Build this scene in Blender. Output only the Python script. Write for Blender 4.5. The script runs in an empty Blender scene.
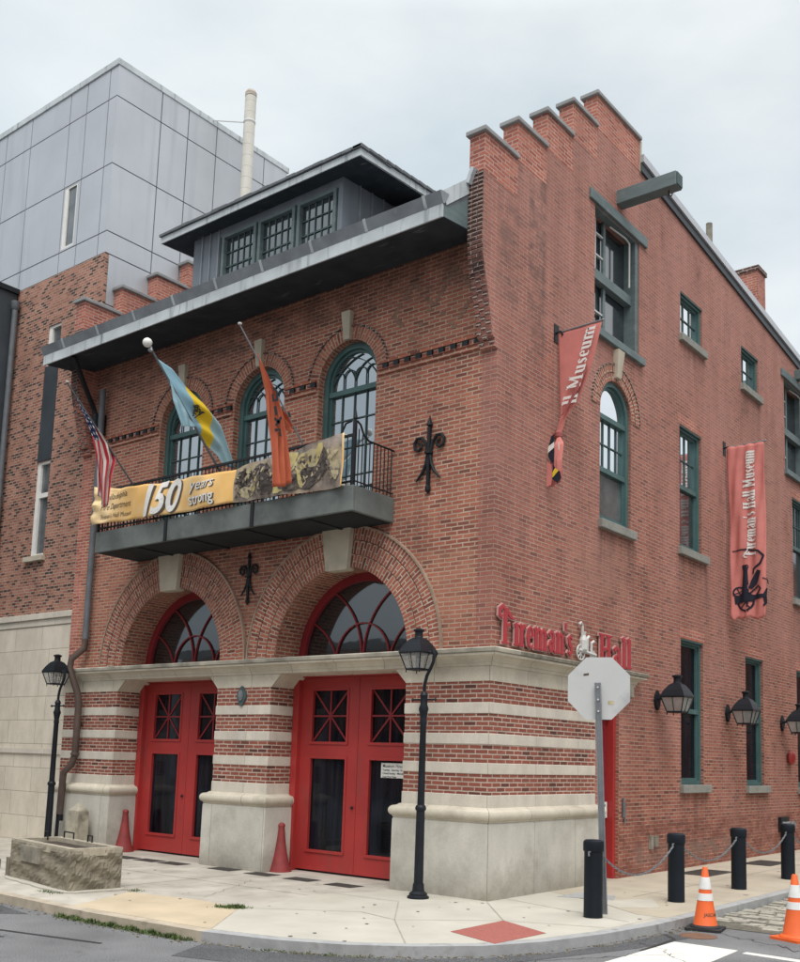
import bpy, math, random
from math import pi, sin, cos, radians, sqrt
from mathutils import Vector, Matrix
from mathutils.geometry import tessellate_polygon
random.seed(7)
SC = bpy.context.scene
COL = SC.collection

# ------------------------------------------------------------------ camera
cam = bpy.data.objects.new('camera', bpy.data.cameras.new('camera'))
COL.objects.link(cam); SC.camera = cam
YAW, PITCH, ROLL, FPX = -6.55364269e-01, 1.32478219e-01, 2.84614391e-02, 1022.54624
cd = cam.data
cd.sensor_fit = 'HORIZONTAL'; cd.sensor_width = 36.0
cd.lens = FPX * 36.0 / 800.0
cd.shift_x = -38.439 / 800.0; cd.shift_y = 141.84 / 800.0
cd.clip_start = 0.1; cd.clip_end = 2000
def _cam():
    f = Vector((cos(PITCH) * sin(YAW), cos(PITCH) * cos(YAW), sin(PITCH)))
    r = Vector((cos(YAW), -sin(YAW), 0)); u = r.cross(f)
    c, s = cos(ROLL), sin(ROLL)
    r2 = c * r + s * u; u2 = -s * r + c * u
    m = Matrix((r2, u2, -f)).transposed().to_4x4()
    m.translation = Vector((8.10031813, -11.764589, 1.875))
    return m
cam.matrix_world = _cam()

# ------------------------------------------------------------------ world, sun, exposure
SUN_EL, SUN_AZ = radians(58), radians(138)      # azimuth clockwise from +y
w = bpy.data.worlds.new('World'); SC.world = w; w.use_nodes = True
nt = w.node_tree; N = nt.nodes; L = nt.links
for n in list(N): N.remove(n)
out = N.new('ShaderNodeOutputWorld'); bg = N.new('ShaderNodeBackground')
sky = N.new('ShaderNodeTexSky'); sky.sky_type = 'NISHITA'; sky.sun_disc = False
sky.sun_elevation = SUN_EL; sky.sun_rotation = SUN_AZ
tc = N.new('ShaderNodeTexCoord'); sep = N.new('ShaderNodeSeparateXYZ')
L.new(tc.outputs['Generated'], sep.inputs[0])
ramp = N.new('ShaderNodeValToRGB')              # overcast: the zenith is brighter than the low sky
el = ramp.color_ramp.elements
el[0].position = 0.0; el[0].color = (.52, .54, .55, 1)
el[1].position = 1.0; el[1].color = (2.3, 2.3, 2.3, 1)
e = el.new(.35); e.color = (.72, .74, .75, 1)
e = el.new(.62); e.color = (.67, .69, .70, 1)
e = el.new(.76); e.color = (1.45, 1.45, 1.45, 1)
L.new(sep.outputs['Z'], ramp.inputs[0])
mp = N.new('ShaderNodeMapping'); mp.inputs['Scale'].default_value = (1.3, 1.3, 3.0)
L.new(tc.outputs['Generated'], mp.inputs[0])
nz = N.new('ShaderNodeTexNoise'); nz.inputs['Scale'].default_value = 2.3; nz.inputs['Detail'].default_value = 7; nz.inputs['Roughness'].default_value = .5
L.new(mp.outputs[0], nz.inputs['Vector'])
r2 = N.new('ShaderNodeValToRGB')
r2.color_ramp.elements[0].position = .34; r2.color_ramp.elements[0].color = (.83, .875, .90, 1)
r2.color_ramp.elements[1].position = .62; r2.color_ramp.elements[1].color = (1.12, 1.11, 1.09, 1)
L.new(nz.outputs['Fac'], r2.inputs[0])
mul = N.new('ShaderNodeMixRGB'); mul.blend_type = 'MULTIPLY'; mul.inputs[0].default_value = 1
L.new(ramp.outputs[0], mul.inputs[1]); L.new(r2.outputs[0], mul.inputs[2])
sc_ = N.new('ShaderNodeVectorMath'); sc_.operation = 'SCALE'; sc_.inputs['Scale'].default_value = 10.0
side = N.new('ShaderNodeValToRGB')              # the cloud is bluer to the left and paler to the right
side.color_ramp.elements[0].position = .1; side.color_ramp.elements[0].color = (.90, .955, .985, 1)
side.color_ramp.elements[1].position = .62; side.color_ramp.elements[1].color = (1.07, 1.06, 1.05, 1)
mr = N.new('ShaderNodeMapRange'); mr.inputs[1].default_value = -1; mr.inputs[2].default_value = 1
L.new(sep.outputs['X'], mr.inputs[0]); L.new(mr.outputs[0], side.inputs[0])
mul2 = N.new('ShaderNodeMixRGB'); mul2.blend_type = 'MULTIPLY'; mul2.inputs[0].default_value = 1
L.new(mul.outputs[0], mul2.inputs[1]); L.new(side.outputs[0], mul2.inputs[2])
L.new(mul2.outputs[0], sc_.inputs[0])
mx = N.new('ShaderNodeMixRGB'); mx.inputs[0].default_value = .90
L.new(sky.outputs[0], mx.inputs[1]); L.new(sc_.outputs[0], mx.inputs[2])
L.new(mx.outputs[0], bg.inputs[0]); bg.inputs[1].default_value = 0.1
L.new(bg.outputs[0], out.inputs[0])

sun = bpy.data.objects.new('sun', bpy.data.lights.new('sun', 'SUN')); COL.objects.link(sun)
sun.data.energy = 1.5; sun.data.angle = radians(30); sun.data.color = (1, .965, .92)
sd = Vector((sin(SUN_AZ) * cos(SUN_EL), cos(SUN_AZ) * cos(SUN_EL), sin(SUN_EL)))
sun.rotation_euler = sd.to_track_quat('Z', 'Y').to_euler()
sun.location = (20, -30, 40)
vs = SC.view_settings; vs.view_transform = 'Standard'; vs.look = 'None'; vs.gamma = 1; vs.exposure = 0.36
vs.use_curve_mapping = False
SC.cycles.max_bounces = 6
SC.cycles.use_denoising = True

# ------------------------------------------------------------------ materials
def nodes(name):
    m = bpy.data.materials.new(name); m.use_nodes = True
    t = m.node_tree; b = t.nodes['Principled BSDF']
    return m, t, b
def mixc(t, a, b, fac, mode='MIX'):
    n = t.nodes.new('ShaderNodeMixRGB'); n.blend_type = mode
    for i, x in ((1, a), (2, b), (0, fac)):
        if hasattr(x, 'is_output'): t.links.new(x, n.inputs[i])
        else: n.inputs[i].default_value = (*x, 1) if isinstance(x, (tuple, list)) and len(x) == 3 else x
    return n.outputs[0]
def noise(t, scale, detail=4, vec=None, rough=.55, stretch=None):
    n = t.nodes.new('ShaderNodeTexNoise'); n.inputs['Scale'].default_value = scale
    n.inputs['Detail'].default_value = detail; n.inputs['Roughness'].default_value = rough
    if vec is None:
        g = t.nodes.new('ShaderNodeNewGeometry'); vec = g.outputs['Position']
    if stretch:
        m = t.nodes.new('ShaderNodeMapping'); m.inputs['Scale'].default_value = stretch
        t.links.new(vec, m.inputs[0]); vec = m.outputs[0]
    t.links.new(vec, n.inputs['Vector'])
    return n.outputs['Fac']
def rampn(t, fac, stops):
    r = t.nodes.new('ShaderNodeValToRGB'); e = r.color_ramp.elements
    while len(e) < len(stops): e.new(.5)
    for x, (p, c) in zip(e, stops):
        x.position = p; x.color = (*c, 1) if isinstance(c, (tuple, list)) else (c, c, c, 1)
    t.links.new(fac, r.inputs[0]); return r.outputs[0]
def mapr(t, f, a, c):
    n = t.nodes.new('ShaderNodeMapRange'); n.inputs[1].default_value = a; n.inputs[2].default_value = c; t.links.new(f, n.inputs[0]); return n.outputs[0]
def bump(t, b, h, strength=.3, dist=.01):
    n = t.nodes.new('ShaderNodeBump'); n.inputs['Strength'].default_value = strength; n.inputs['Distance'].default_value = dist
    t.links.new(h, n.inputs['Height']); t.links.new(n.outputs[0], b.inputs['Normal'])
def plain(name, c, rough=.6, var=.15, scale=6, bmp=0, metal=0, spec=.4, stretch=None, dirt=None):
    m, t, b = nodes(name)
    f = noise(t, scale, 5, stretch=stretch)
    lo = tuple(x * (1 - var) for x in c); hi = tuple(min(1, x * (1 + var)) for x in c)
    col = rampn(t, f, [(.3, lo), (.7, hi)])
    if dirt:
        f2 = rampn(t, noise(t, dirt[1], 6, stretch=dirt[3] if len(dirt) > 3 else None), [(dirt[2], 0), (min(1, dirt[2] + .2), 1)])
        col = mixc(t, col, dirt[0], f2)
    t.links.new(col, b.inputs['Base Color']); b.inputs['Roughness'].default_value = rough
    b.inputs['Metallic'].default_value = metal; b.inputs['Specular IOR Level'].default_value = spec
    if bmp: bump(t, b, noise(t, scale * 6, 6), bmp, .01)
    return m
def brick(name, stops, mortar, stain=.25, rowh=.065, bw=.215, msize=.011, pale=None, blotch=None, bstr=.6, zpale=None, masks=()):
    m, t, b = nodes(name)
    uv = t.nodes.new('ShaderNodeUVMap')
    # slight waviness so that courses are not ruler straight
    bt = t.nodes.new('ShaderNodeTexBrick')
    wob = t.nodes.new('ShaderNodeTexNoise'); wob.inputs['Scale'].default_value = 9; wob.inputs['Detail'].default_value = 2
    t.links.new(uv.outputs[0], wob.inputs['Vector'])
    v1 = t.nodes.new('ShaderNodeVectorMath'); v1.operation = 'SUBTRACT'; v1.inputs[1].default_value = (.5, .5, .5)
    t.links.new(wob.outputs['Color'], v1.inputs[0])
    v2 = t.nodes.new('ShaderNodeVectorMath'); v2.operation = 'SCALE'; v2.inputs['Scale'].default_value = .012
    t.links.new(v1.outputs[0], v2.inputs[0])
    v3 = t.nodes.new('ShaderNodeVectorMath'); t.links.new(uv.outputs[0], v3.inputs[0]); t.links.new(v2.outputs[0], v3.inputs[1])
    t.links.new(v3.outputs[0], bt.inputs['Vector'])
    bt.inputs['Scale'].default_value = 1; bt.inputs['Brick Width'].default_value = bw; bt.inputs['Row Height'].default_value = rowh
    bt.inputs['Mortar Size'].default_value = msize; bt.inputs['Mortar Smooth'].default_value = .25; bt.inputs['Bias'].default_value = 0
    bt.inputs['Color1'].default_value = (0, 0, 0, 1); bt.inputs['Color2'].default_value = (1, 1, 1, 1); bt.inputs['Mortar'].default_value = (.5, .5, .5, 1)
    col = rampn(t, bt.outputs['Color'], stops)
    g = noise(t, 55, 3)
    col = mixc(t, col, rampn(t, g, [(.25, .75), (.8, 1.2)]), .6, 'MULTIPLY')
    mc = mixc(t, mortar, rampn(t, noise(t, 2.3, 5), [(.3, .7), (.7, 1.1)]), 1, 'MULTIPLY')
    col = mixc(t, col, mc, bt.outputs['Fac'])
    big = noise(t, .55, 6, rough=.6)
    if pale:
        pf = rampn(t, big, [(.42, 0), (.72, 1)])
        pm = t.nodes.new('ShaderNodeMath'); pm.operation = 'MULTIPLY'; pm.inputs[1].default_value = pale[1]
        t.links.new(pf, pm.inputs[0]); col = mixc(t, col, pale[0], pm.outputs[0])
    if zpale:
        g2 = t.nodes.new('ShaderNodeNewGeometry'); s2 = t.nodes.new('ShaderNodeSeparateXYZ'); t.links.new(g2.outputs['Position'], s2.inputs[0])
        a2 = t.nodes.new('ShaderNodeMath'); a2.operation = 'MULTIPLY_ADD'; a2.inputs[1].default_value = 7.0
        t.links.new(big, a2.inputs[0]); t.links.new(s2.outputs[2], a2.inputs[2])
        b2 = t.nodes.new('ShaderNodeMapRange'); b2.inputs[1].default_value = 4.5; b2.inputs[2].default_value = 14; b2.inputs[4].default_value = zpale[1]
        t.links.new(a2.outputs[0], b2.inputs[0]); col = mixc(t, col, zpale[0], b2.outputs[0])
    st = noise(t, 1.0, 6, stretch=(1.6, 1.6, .28), rough=.65)
    col = mixc(t, col, rampn(t, st, [(.3, 1 - stain), (.62, 1.08)]), 1, 'MULTIPLY')
    for (u0, u1, v0, v1, mc_, k_, streak) in masks:     # run-off streaks, patched areas and the painted eave shade, in wall metres
        sp = t.nodes.new('ShaderNodeSeparateXYZ'); t.links.new(uv.outputs[0], sp.inputs[0])
        f_ = None; so = (.10, .10, (v1 - v0) * .9 if streak else .15, .04 if streak else .12)
        for o_, a_, b_ in ((0, u0, u0 + so[0]), (0, u1, u1 - so[1]), (1, v0, v0 + so[2]), (1, v1, v1 - so[3])):
            q_ = mapr(t, sp.outputs[o_], a_, b_)
            if f_ is None: f_ = q_
            else:
                m_ = t.nodes.new('ShaderNodeMath'); m_.operation = 'MULTIPLY'; t.links.new(f_, m_.inputs[0]); t.links.new(q_, m_.inputs[1]); f_ = m_.outputs[0]
        nn = rampn(t, noise(t, 5.5, 5, stretch=(1, 1, .12) if streak else (.5, .5, .8), rough=.65), [(.40, 0), (.62, 1)])
        m_ = t.nodes.new('ShaderNodeMath'); m_.operation = 'MULTIPLY'; t.links.new(f_, m_.inputs[0]); t.links.new(nn, m_.inputs[1])
        m2 = t.nodes.new('ShaderNodeMath'); m2.operation = 'MULTIPLY'; t.links.new(m_.outputs[0], m2.inputs[0]); m2.inputs[1].default_value = k_
        col = mixc(t, col, mc_, m2.outputs[0])
    if blotch:
        bf = rampn(t, noise(t, 1.7, 7, rough=.7, stretch=(1, 1, .5)), [(.60, 0), (.74, blotch[1])])
        col = mixc(t, col, blotch[0], bf)
    t.links.new(col, b.inputs['Base Color']); b.inputs['Roughness'].default_value = .88; b.inputs['Specular IOR Level'].default_value = .25
    inv = t.nodes.new('ShaderNodeMath'); inv.operation = 'SUBTRACT'; inv.inputs[0].default_value = 1
    t.links.new(bt.outputs['Fac'], inv.inputs[1])
    ad = t.nodes.new('ShaderNodeMath'); ad.operation = 'MULTIPLY_ADD'; ad.inputs[1].default_value = .35
    t.links.new(g, ad.inputs[0]); t.links.new(inv.outputs[0], ad.inputs[2])
    bump(t, b, ad.outputs[0], bstr, .008)
    return m
def ashlar(name, c, bw, rowh, joint, jc, var=.12, off=.5, stainc=None, splash=None):
    m, t, b = nodes(name)
    uv = t.nodes.new('ShaderNodeUVMap'); bt = t.nodes.new('ShaderNodeTexBrick'); t.links.new(uv.outputs[0], bt.inputs['Vector'])
    bt.inputs['Scale'].default_value = 1; bt.inputs['Brick Width'].default_value = bw; bt.inputs['Row Height'].default_value = rowh
    bt.inputs['Mortar Size'].default_value = joint; bt.inputs['Mortar Smooth'].default_value = .1; bt.offset = off
    bt.inputs['Color1'].default_value = (*[x * (1 - var * .5) for x in c], 1); bt.inputs['Color2'].default_value = (*[x * (1 + var * .5) for x in c], 1)
    bt.inputs['Mortar'].default_value = (*jc, 1)
    col = mixc(t, bt.outputs['Color'], rampn(t, noise(t, 3, 7, stretch=(1, 1, .5), rough=.65), [(.25, .8), (.75, 1.1)]), 1, 'MULTIPLY')
    col = mixc(t, col, rampn(t, noise(t, 60, 2), [(.2, .85), (.8, 1.12)]), .7, 'MULTIPLY')
    if stainc:
        col = mixc(t, col, stainc[0], rampn(t, noise(t, 1.4, 7, rough=.7), [(.52, 0), (.78, stainc[1])]))
    if splash:                                           # rain splash dirt at the foot, with an uneven edge
        g2 = t.nodes.new('ShaderNodeNewGeometry'); s2 = t.nodes.new('ShaderNodeSeparateXYZ'); t.links.new(g2.outputs['Position'], s2.inputs[0])
        a2 = t.nodes.new('ShaderNodeMath'); a2.operation = 'MULTIPLY_ADD'; a2.inputs[1].default_value = -.9
        t.links.new(noise(t, 3.5, 7, rough=.7), a2.inputs[0]); t.links.new(s2.outputs[2], a2.inputs[2])
        col = mixc(t, col, splash[0], rampn(t, mapr(t, a2.outputs[0], -.62, .05), [(0, .8), (1, 0)]))
    t.links.new(col, b.inputs['Base Color']); b.inputs['Roughness'].default_value = .85; b.inputs['Specular IOR Level'].default_value = .25
    bump(t, b, noise(t, 45, 5), .25, .01)
    return m
def glass(name, base, refl, rough=.02, gc=(.9, .95, 1), spec=.5, drape=0):
    m, t, b = nodes(name)
    f = noise(t, 9, 3, stretch=(1, 1, .06)) if drape else noise(t, 2.2, 4)
    t.links.new(rampn(t, f, [(.35, tuple(x * .6 for x in base)), (.7, tuple(x * (1.3 + drape) for x in base))]), b.inputs['Base Color'])
    b.inputs['Roughness'].default_value = .12; b.inputs['Specular IOR Level'].default_value = spec
    g = t.nodes.new('ShaderNodeBsdfGlossy'); g.inputs['Color'].default_value = (*gc, 1); g.inputs['Roughness'].default_value = rough
    bn = t.nodes.new('ShaderNodeBump'); bn.inputs['Strength'].default_value = .05; bn.inputs['Distance'].default_value = .02
    t.links.new(noise(t, 3, 1), bn.inputs['Height']); t.links.new(bn.outputs[0], g.inputs['Normal'])
    mxs = t.nodes.new('ShaderNodeMixShader'); mxs.inputs[0].default_value = refl
    o = t.nodes['Material Output']
    t.links.new(b.outputs[0], mxs.inputs[1]); t.links.new(g.outputs[0], mxs.inputs[2]); t.links.new(mxs.outputs[0], o.inputs[0])
    return m
M = {}
DK = (.10, .062, .052)
SIDE_MASKS = [(3.0, 4.5, 4.5, 5.80, DK, .55, True), (6.2, 7.7, 4.75, 5.92, DK, .5, True), (12.8, 14.2, 4.7, 5.9, DK, .5, True), (6.3, 7.6, 9.3, 10.22, DK, .45, True), (9.5, 10.8, 9.2, 10.22, DK, .45, True), (6.2, 7.7, .3, 1.40, DK, .5, True), (9.5, 11, .2, 1.38, DK, .5, True),
              (.75, 1.35, 7.9, 11.3, (.13, .085, .075), .75, False), (-.1, .6, 8.6, 10.6, (.14, .09, .08), .55, False), (3.7, 30, -.3, .95, (.17, .062, .045), .8, False), (4.4, 9, .1, .55, (.20, .18, .15), .5, False), (2.0, 4.2, 4.6, 5.6, (.36, .19, .14), .6, False), (9.8, 12.2, 6.2, 9.2, (.40, .21, .16), .6, False)]
FRONT_MASKS = [(-10.2, -8.2, 4.2, 5.5, (.40, .20, .14), .6, False), (-2.0, -.2, 3.5, 5.0, (.42, .22, .15), .5, False), (-5.8, -4.3, 3.5, 5.4, (.15, .075, .055), .5, False), (-1.9, -.9, 4.6, 5.5, DK, .4, True), (-10.3, -.3, 8.9, 9.7, (.11, .068, .058), .6, False)]  # last entry puts the shade below the eave into the brick colour
BR = [(0, (.16, .058, .044)), (.12, (.25, .082, .058)), (.45, (.35, .114, .074)), (.75, (.42, .148, .096)), (1, (.31, .10, .068))]
M['brick_front'] = brick('brick_front', BR, (.47, .355, .275), stain=.20, pale=((.42, .22, .15), .30), blotch=((.14, .065, .045), .4), masks=FRONT_MASKS)
BS = [(0, (.14, .052, .042)), (.12, (.22, .074, .055)), (.5, (.295, .098, .068)), (.8, (.355, .126, .088)), (1, (.26, .087, .062))]
M['brick_side'] = brick('brick_side', BS, (.41, .29, .22), stain=.20, pale=((.42, .215, .18), .40), blotch=((.11, .055, .045), .6), msize=.009, zpale=((.44, .225, .195), .38), masks=SIDE_MASKS)
BP = [(0, (.10, .042, .034)), (.2, (.22, .070, .052)), (.6, (.30, .098, .068)), (1, (.24, .08, .056))]
M['brick_pier'] = brick('brick_pier', BP, (.50, .41, .34), stain=.18, msize=.010)
M['brick_arch'] = brick('brick_arch', BR, (.50, .405, .325), stain=.25, bw=.215, rowh=.066, msize=.011)
M['brick_dark'] = brick('brick_dark', [(0, (.04, .025, .025)), (.5, (.10, .05, .045)), (1, (.18, .08, .065))], (.40, .33, .29), stain=.2)
BN = [(0, (.075, .042, .036)), (.26, (.15, .07, .055)), (.34, (.29, .118, .083)), (.7, (.37, .165, .115)), (1, (.42, .205, .145))]
M['brick_neighbour'] = brick('brick_neighbour', BN, (.42, .335, .275), stain=.12, bw=.16, msize=.009)
M['brick_parapet'] = brick('brick_parapet', [(0, (.28, .09, .07)), (.5, (.42, .14, .10)), (1, (.48, .18, .13))], (.50, .32, .26), stain=.15)
M['limestone'] = ashlar('limestone', (.60, .55, .45), .97, 40, .005, (.26, .23, .18), .12, 0, ((.30, .26, .20), .7))
M['band_stone'] = ashlar('band_stone', (.63, .58, .50), 1.23, 40, .004, (.33, .30, .25), .10, 0, ((.42, .38, .31), .6))
M['granite'] = ashlar('granite', (.57, .55, .49), 1.1, 4.0, .004, (.22, .20, .17), .15, 0, ((.30, .275, .22), .8), splash=((.20, .18, .14), .42))
M['faded_header'] = plain('faded_header', (.25, .155, .115), .9, .3, 5, .3)
M['post_stone'] = plain('post_stone', (.36, .33, .26), .95, .2, 5, .4, dirt=((.15, .14, .11), 4, .52))
M['hood_mortar'] = plain('hood_mortar', (.33, .235, .175), .9, .25, 6, .2)
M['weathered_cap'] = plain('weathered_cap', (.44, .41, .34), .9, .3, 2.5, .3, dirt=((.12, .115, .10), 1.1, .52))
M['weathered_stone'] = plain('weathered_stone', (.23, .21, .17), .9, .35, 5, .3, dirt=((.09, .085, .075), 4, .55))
M['keystone'] = plain('keystone', (.48, .43, .34), .85, .15, 3, .12, dirt=((.26, .22, .17), 4, .6, (1, 1, .2)))
M['cladding_stone'] = ashlar('cladding_stone', (.68, .62, .52), 1.02, .49, .006, (.34, .30, .25), .09, .3, ((.45, .36, .25), .35))
M['panel_metal'] = plain('panel_metal', (.47, .49, .525), .40, .06, .9, .02, metal=.25, spec=.5, dirt=((.40, .42, .455), 1.1, .52, (3, 3, .22)))
M['panel_gap'] = plain('panel_gap', (.085, .09, .10), .8, .1)
M['dark_metal'] = plain('dark_metal', (.045, .055, .065), .5, .2, 2)
M['sill_stone'] = plain('sill_stone', (.25, .25, .225), .85, .2, 5, .1, dirt=((.15, .15, .14), 5, .6))
M['coping'] = plain('coping', (.27, .27, .27), .7, .15, 4)
M['lead_grey'] = plain('lead_grey', (.50, .54, .56), .55, .16, 2.5, 0, metal=.0, dirt=((.17, .19, .20), 3, .55, (3, 3, .3)))
M['lead_dark'] = plain('lead_dark', (.25, .275, .30), .55, .2, 3, 0, metal=.2, dirt=((.34, .36, .37), 2.5, .64, (4, 4, .1)))
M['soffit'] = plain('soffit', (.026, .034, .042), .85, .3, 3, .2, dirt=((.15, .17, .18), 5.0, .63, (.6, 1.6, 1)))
M['slate'] = plain('slate', (.12, .13, .14), .7, .25, 4, .2)
M['siding'] = plain('siding', (.17, .195, .225), .6, .15, 2, 0, stretch=(2, 2, .3))
M['teal'] = plain('teal', (.065, .130, .128), .5, .15, 3, dirt=((.12, .185, .18), 4, .60))
M['beam_green'] = plain('beam_green', (.125, .165, .17), .6, .18, 3, .1, stretch=(1, 1, 4), dirt=((.22, .25, .245), 3, .6))
M['beam_dark'] = plain('beam_dark', (.055, .09, .09), .6, .2, 3, .1)
M['red_paint'] = plain('red_paint', (.37, .036, .034), .42, .14, 1.3, .04, dirt=((.27, .045, .04), 4, .55, (1, 1, .35)))
M['red_dark'] = plain('red_dark', (.24, .022, .028), .45, .12, 2)
M['guard_red'] = plain('guard_red', (.25, .040, .040), .6, .2, 5, .1, dirt=((.17, .06, .05), 7, .58))
M['black_iron'] = plain('black_iron', (.014, .016, .019), .5, .25, 6, .06, spec=.25)
M['lamp_black'] = plain('lamp_black', (.011, .014, .019), .45, .2, 6, .04, spec=.25)
M['bollard_black'] = plain('bollard_black', (.007, .011, .017), .5, .25, 4, .05, spec=.22, dirt=((.05, .055, .06), 7, .66))
M['balcony_iron'] = plain('balcony_iron', (.12, .135, .13), .65, .3, 2.5, .1, dirt=((.15, .17, .15), 3.5, .55))
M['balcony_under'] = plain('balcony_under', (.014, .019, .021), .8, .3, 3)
M['copper_pipe'] = plain('copper_pipe', (.095, .065, .055), .55, .25, 4, .05)
M['grey_pipe'] = plain('grey_pipe', (.12, .13, .145), .5, .2, 4)
M['glass_dark'] = glass('glass_dark', (.005, .006, .009), .018, spec=.12, drape=1.6)
M['glass_fan'] = glass('glass_fan', (.012, .015, .017), .10, spec=.4)
M['glass_sky'] = glass('glass_sky', (.05, .06, .065), .40)
M['glass_bright'] = glass('glass_bright', (.08, .09, .095), .82)
M['glass_half'] = glass('glass_half', (.03, .037, .042), .16)
M['glass_screen'] = glass('glass_screen', (.12, .13, .135), .06)
M['glass_lamp'] = glass('glass_lamp', (.30, .31, .30), .15)
M['concrete'] = plain('concrete', (.43, .40, .345), .9, .22, 1.6, .2, dirt=((.33, .30, .25), 2.2, .54))
M['concrete_new'] = plain('concrete_new', (.455, .43, .37), .9, .10, 1.3, .12, dirt=((.42, .395, .33), 1.9, .56))
M['concrete_tan'] = plain('concrete_tan', (.50, .41, .29), .9, .12, 1.5, .15, dirt=((.40, .34, .26), 2.5, .6))
M['concrete_side'] = plain('concrete_side', (.42, .37, .29), .9, .14, 1.2, .15, dirt=((.30, .27, .22), 1.2, .58))
M['gum'] = plain('gum', (.16, .15, .135), .8, .3, 3)
M['grit'] = plain('grit', (.19, .165, .12), .95, .6, 30)
M['joint'] = plain('joint', (.33, .31, .265), .9)
M['kerb_granite'] = plain('kerb_granite', (.34, .345, .345), .85, .2, 4, .25, dirt=((.17, .165, .155), 4, .54))
M['kerb_tan'] = plain('kerb_tan', (.42, .36, .28), .9, .2, 4, .2, dirt=((.24, .21, .17), 5, .58))
def asphalt(name, c):
    m, t, b = nodes(name)
    f = noise(t, 90, 3, rough=.7); f2 = noise(t, .8, 5); f3 = noise(t, 260, 1)
    col = rampn(t, f, [(.32, tuple(x * .35 for x in c)), (.5, c), (.70, tuple(x * 2.2 for x in c))])
    col = mixc(t, col, rampn(t, f2, [(.3, .72), (.7, 1.25)]), 1, 'MULTIPLY'); col = mixc(t, col, (.05, .05, .052), rampn(t, noise(t, 2.6, 6, rough=.7), [(.60, 0), (.75, .55)]))
    col = mixc(t, col, (.30, .29, .28), rampn(t, f3, [(.68, 0), (.78, .5)]))
    t.links.new(col, b.inputs['Base Color']); b.inputs['Roughness'].default_value = .9; b.inputs['Specular IOR Level'].default_value = .3
    bump(t, b, f, .6, .012); return m
M['asphalt'] = asphalt('asphalt', (.155, .156, .16))
M['asphalt_dark'] = asphalt('asphalt_dark', (.085, .086, .09))
M['tar'] = plain('tar', (.03, .03, .032), .6, .2, 20)
M['white_line'] = plain('white_line', (.66, .64, .58), .8, .08, 8, .1, dirt=((.28, .27, .25), 9, .63))
M['tactile'] = plain('tactile', (.33, .105, .085), .85, .15, 30, .4)
M['grate'] = plain('grate', (.07, .06, .055), .8, .3, 20, .3)
M['rust'] = plain('rust', (.16, .085, .055), .9, .3, 12, .2)
M['cobble'] = plain('cobble', (.33, .31, .26), .9, .3, 6, .3, dirt=((.16, .16, .10), 4, .6))
M['moss'] = plain('moss', (.125, .115, .09), .95, .35, 12, .4, dirt=((.07, .085, .045), 5, .62))
M['grass'] = plain('grass', (.075, .11, .032), .8, .45, 9, dirt=((.14, .13, .06), 7, .6))
M['cone_orange'] = plain('cone_orange', (.72, .125, .028), .5, .08, 5, dirt=((.45, .10, .03), 12, .68))
M['cone_white'] = plain('cone_white', (.72, .72, .70), .4, .06, 10, dirt=((.45, .43, .40), 12, .66))
M['rubber'] = plain('rubber', (.022, .022, .024), .7, .2, 10)
M['galv'] = plain('galv', (.27, .29, .31), .45, .12, 8, metal=.6)
M['sign_back'] = plain('sign_back', (.55, .56, .555), .42, .05, 1.5, metal=.1, dirt=((.33, .34, .35), 2.0, .55))
M['trough_stone'] = plain('trough_stone', (.21, .185, .14), .95, .28, 3.5, .6, dirt=((.13, .115, .09), 3.5, .58))
M['trough_rim'] = plain('trough_rim', (.36, .32, .25), .95, .25, 7, .4)
M['soil'] = plain('soil', (.055, .042, .034), .95, .4, 14, .5)
M['paper'] = plain('paper', (.70, .70, .66), .7, .04)
M['ink'] = plain('ink', (.03, .03, .035), .7, .05)
M['white_cloth'] = plain('white_cloth', (.74, .73, .70), .85, .05, 5)
M['salmon'] = plain('salmon', (.57, .20, .175), .85, .10, 4, .05)
M['salmon_dark'] = plain('salmon_dark', (.34, .10, .095), .85, .10, 4)
M['navy'] = plain('navy', (.012, .013, .026), .85, .2, 5)
M['yellow_cloth'] = plain('yellow_cloth', (.72, .50, .03), .85, .05, 5)
M['pale_blue'] = plain('pale_blue', (.27, .43, .50), .85, .08, 4)
M['orange_cloth'] = plain('orange_cloth', (.52, .13, .065), .85, .08, 4)
M['banner_gold'] = plain('banner_gold', (.78, .47, .16), .8, .12, 1.0, dirt=((.84, .62, .34), .8, .46))
M['banner_photo'] = plain('banner_photo', (.24, .20, .17), .8, .6, 5, dirt=((.52, .42, .26), 2.4, .50))
M['photo_yellow'] = plain('photo_yellow', (.52, .44, .19), .8, .25, 7, dirt=((.34, .28, .14), 9, .52))
M['photo_dark'] = plain('photo_dark', (.07, .058, .052), .8, .8, 14, dirt=((.26, .21, .16), 10, .55))
M['photo_mid'] = plain('photo_mid', (.22, .18, .15), .8, .4, 9)
M['photo_pale'] = plain('photo_pale', (.46, .40, .25), .8, .3, 6)
M['shadow_brown'] = plain('shadow_brown', (.10, .075, .05), .8, .1)
M['sign_red'] = plain('sign_red', (.40, .048, .058), .4, .06)
M['sign_edge'] = plain('sign_edge', (.50, .30, .28), .5, .05)
M['silver'] = plain('silver', (.55, .55, .53), .4, .06)
M['pole_white'] = plain('pole_white', (.72, .72, .68), .5, .06)
M['pole_grey'] = plain('pole_grey', (.10, .11, .12), .5, .1)
M['flue_cap'] = plain('flue_cap', (.48, .42, .36), .8, .3, 6, .1, dirt=((.24, .12, .08), 9, .55))
M['flue_white'] = ashlar('flue_white', (.66, .64, .58), 5, .28, .006, (.45, .42, .38), .05)
M['plaster_white'] = plain('plaster_white', (.6, .6, .58), .6, .05)
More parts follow.
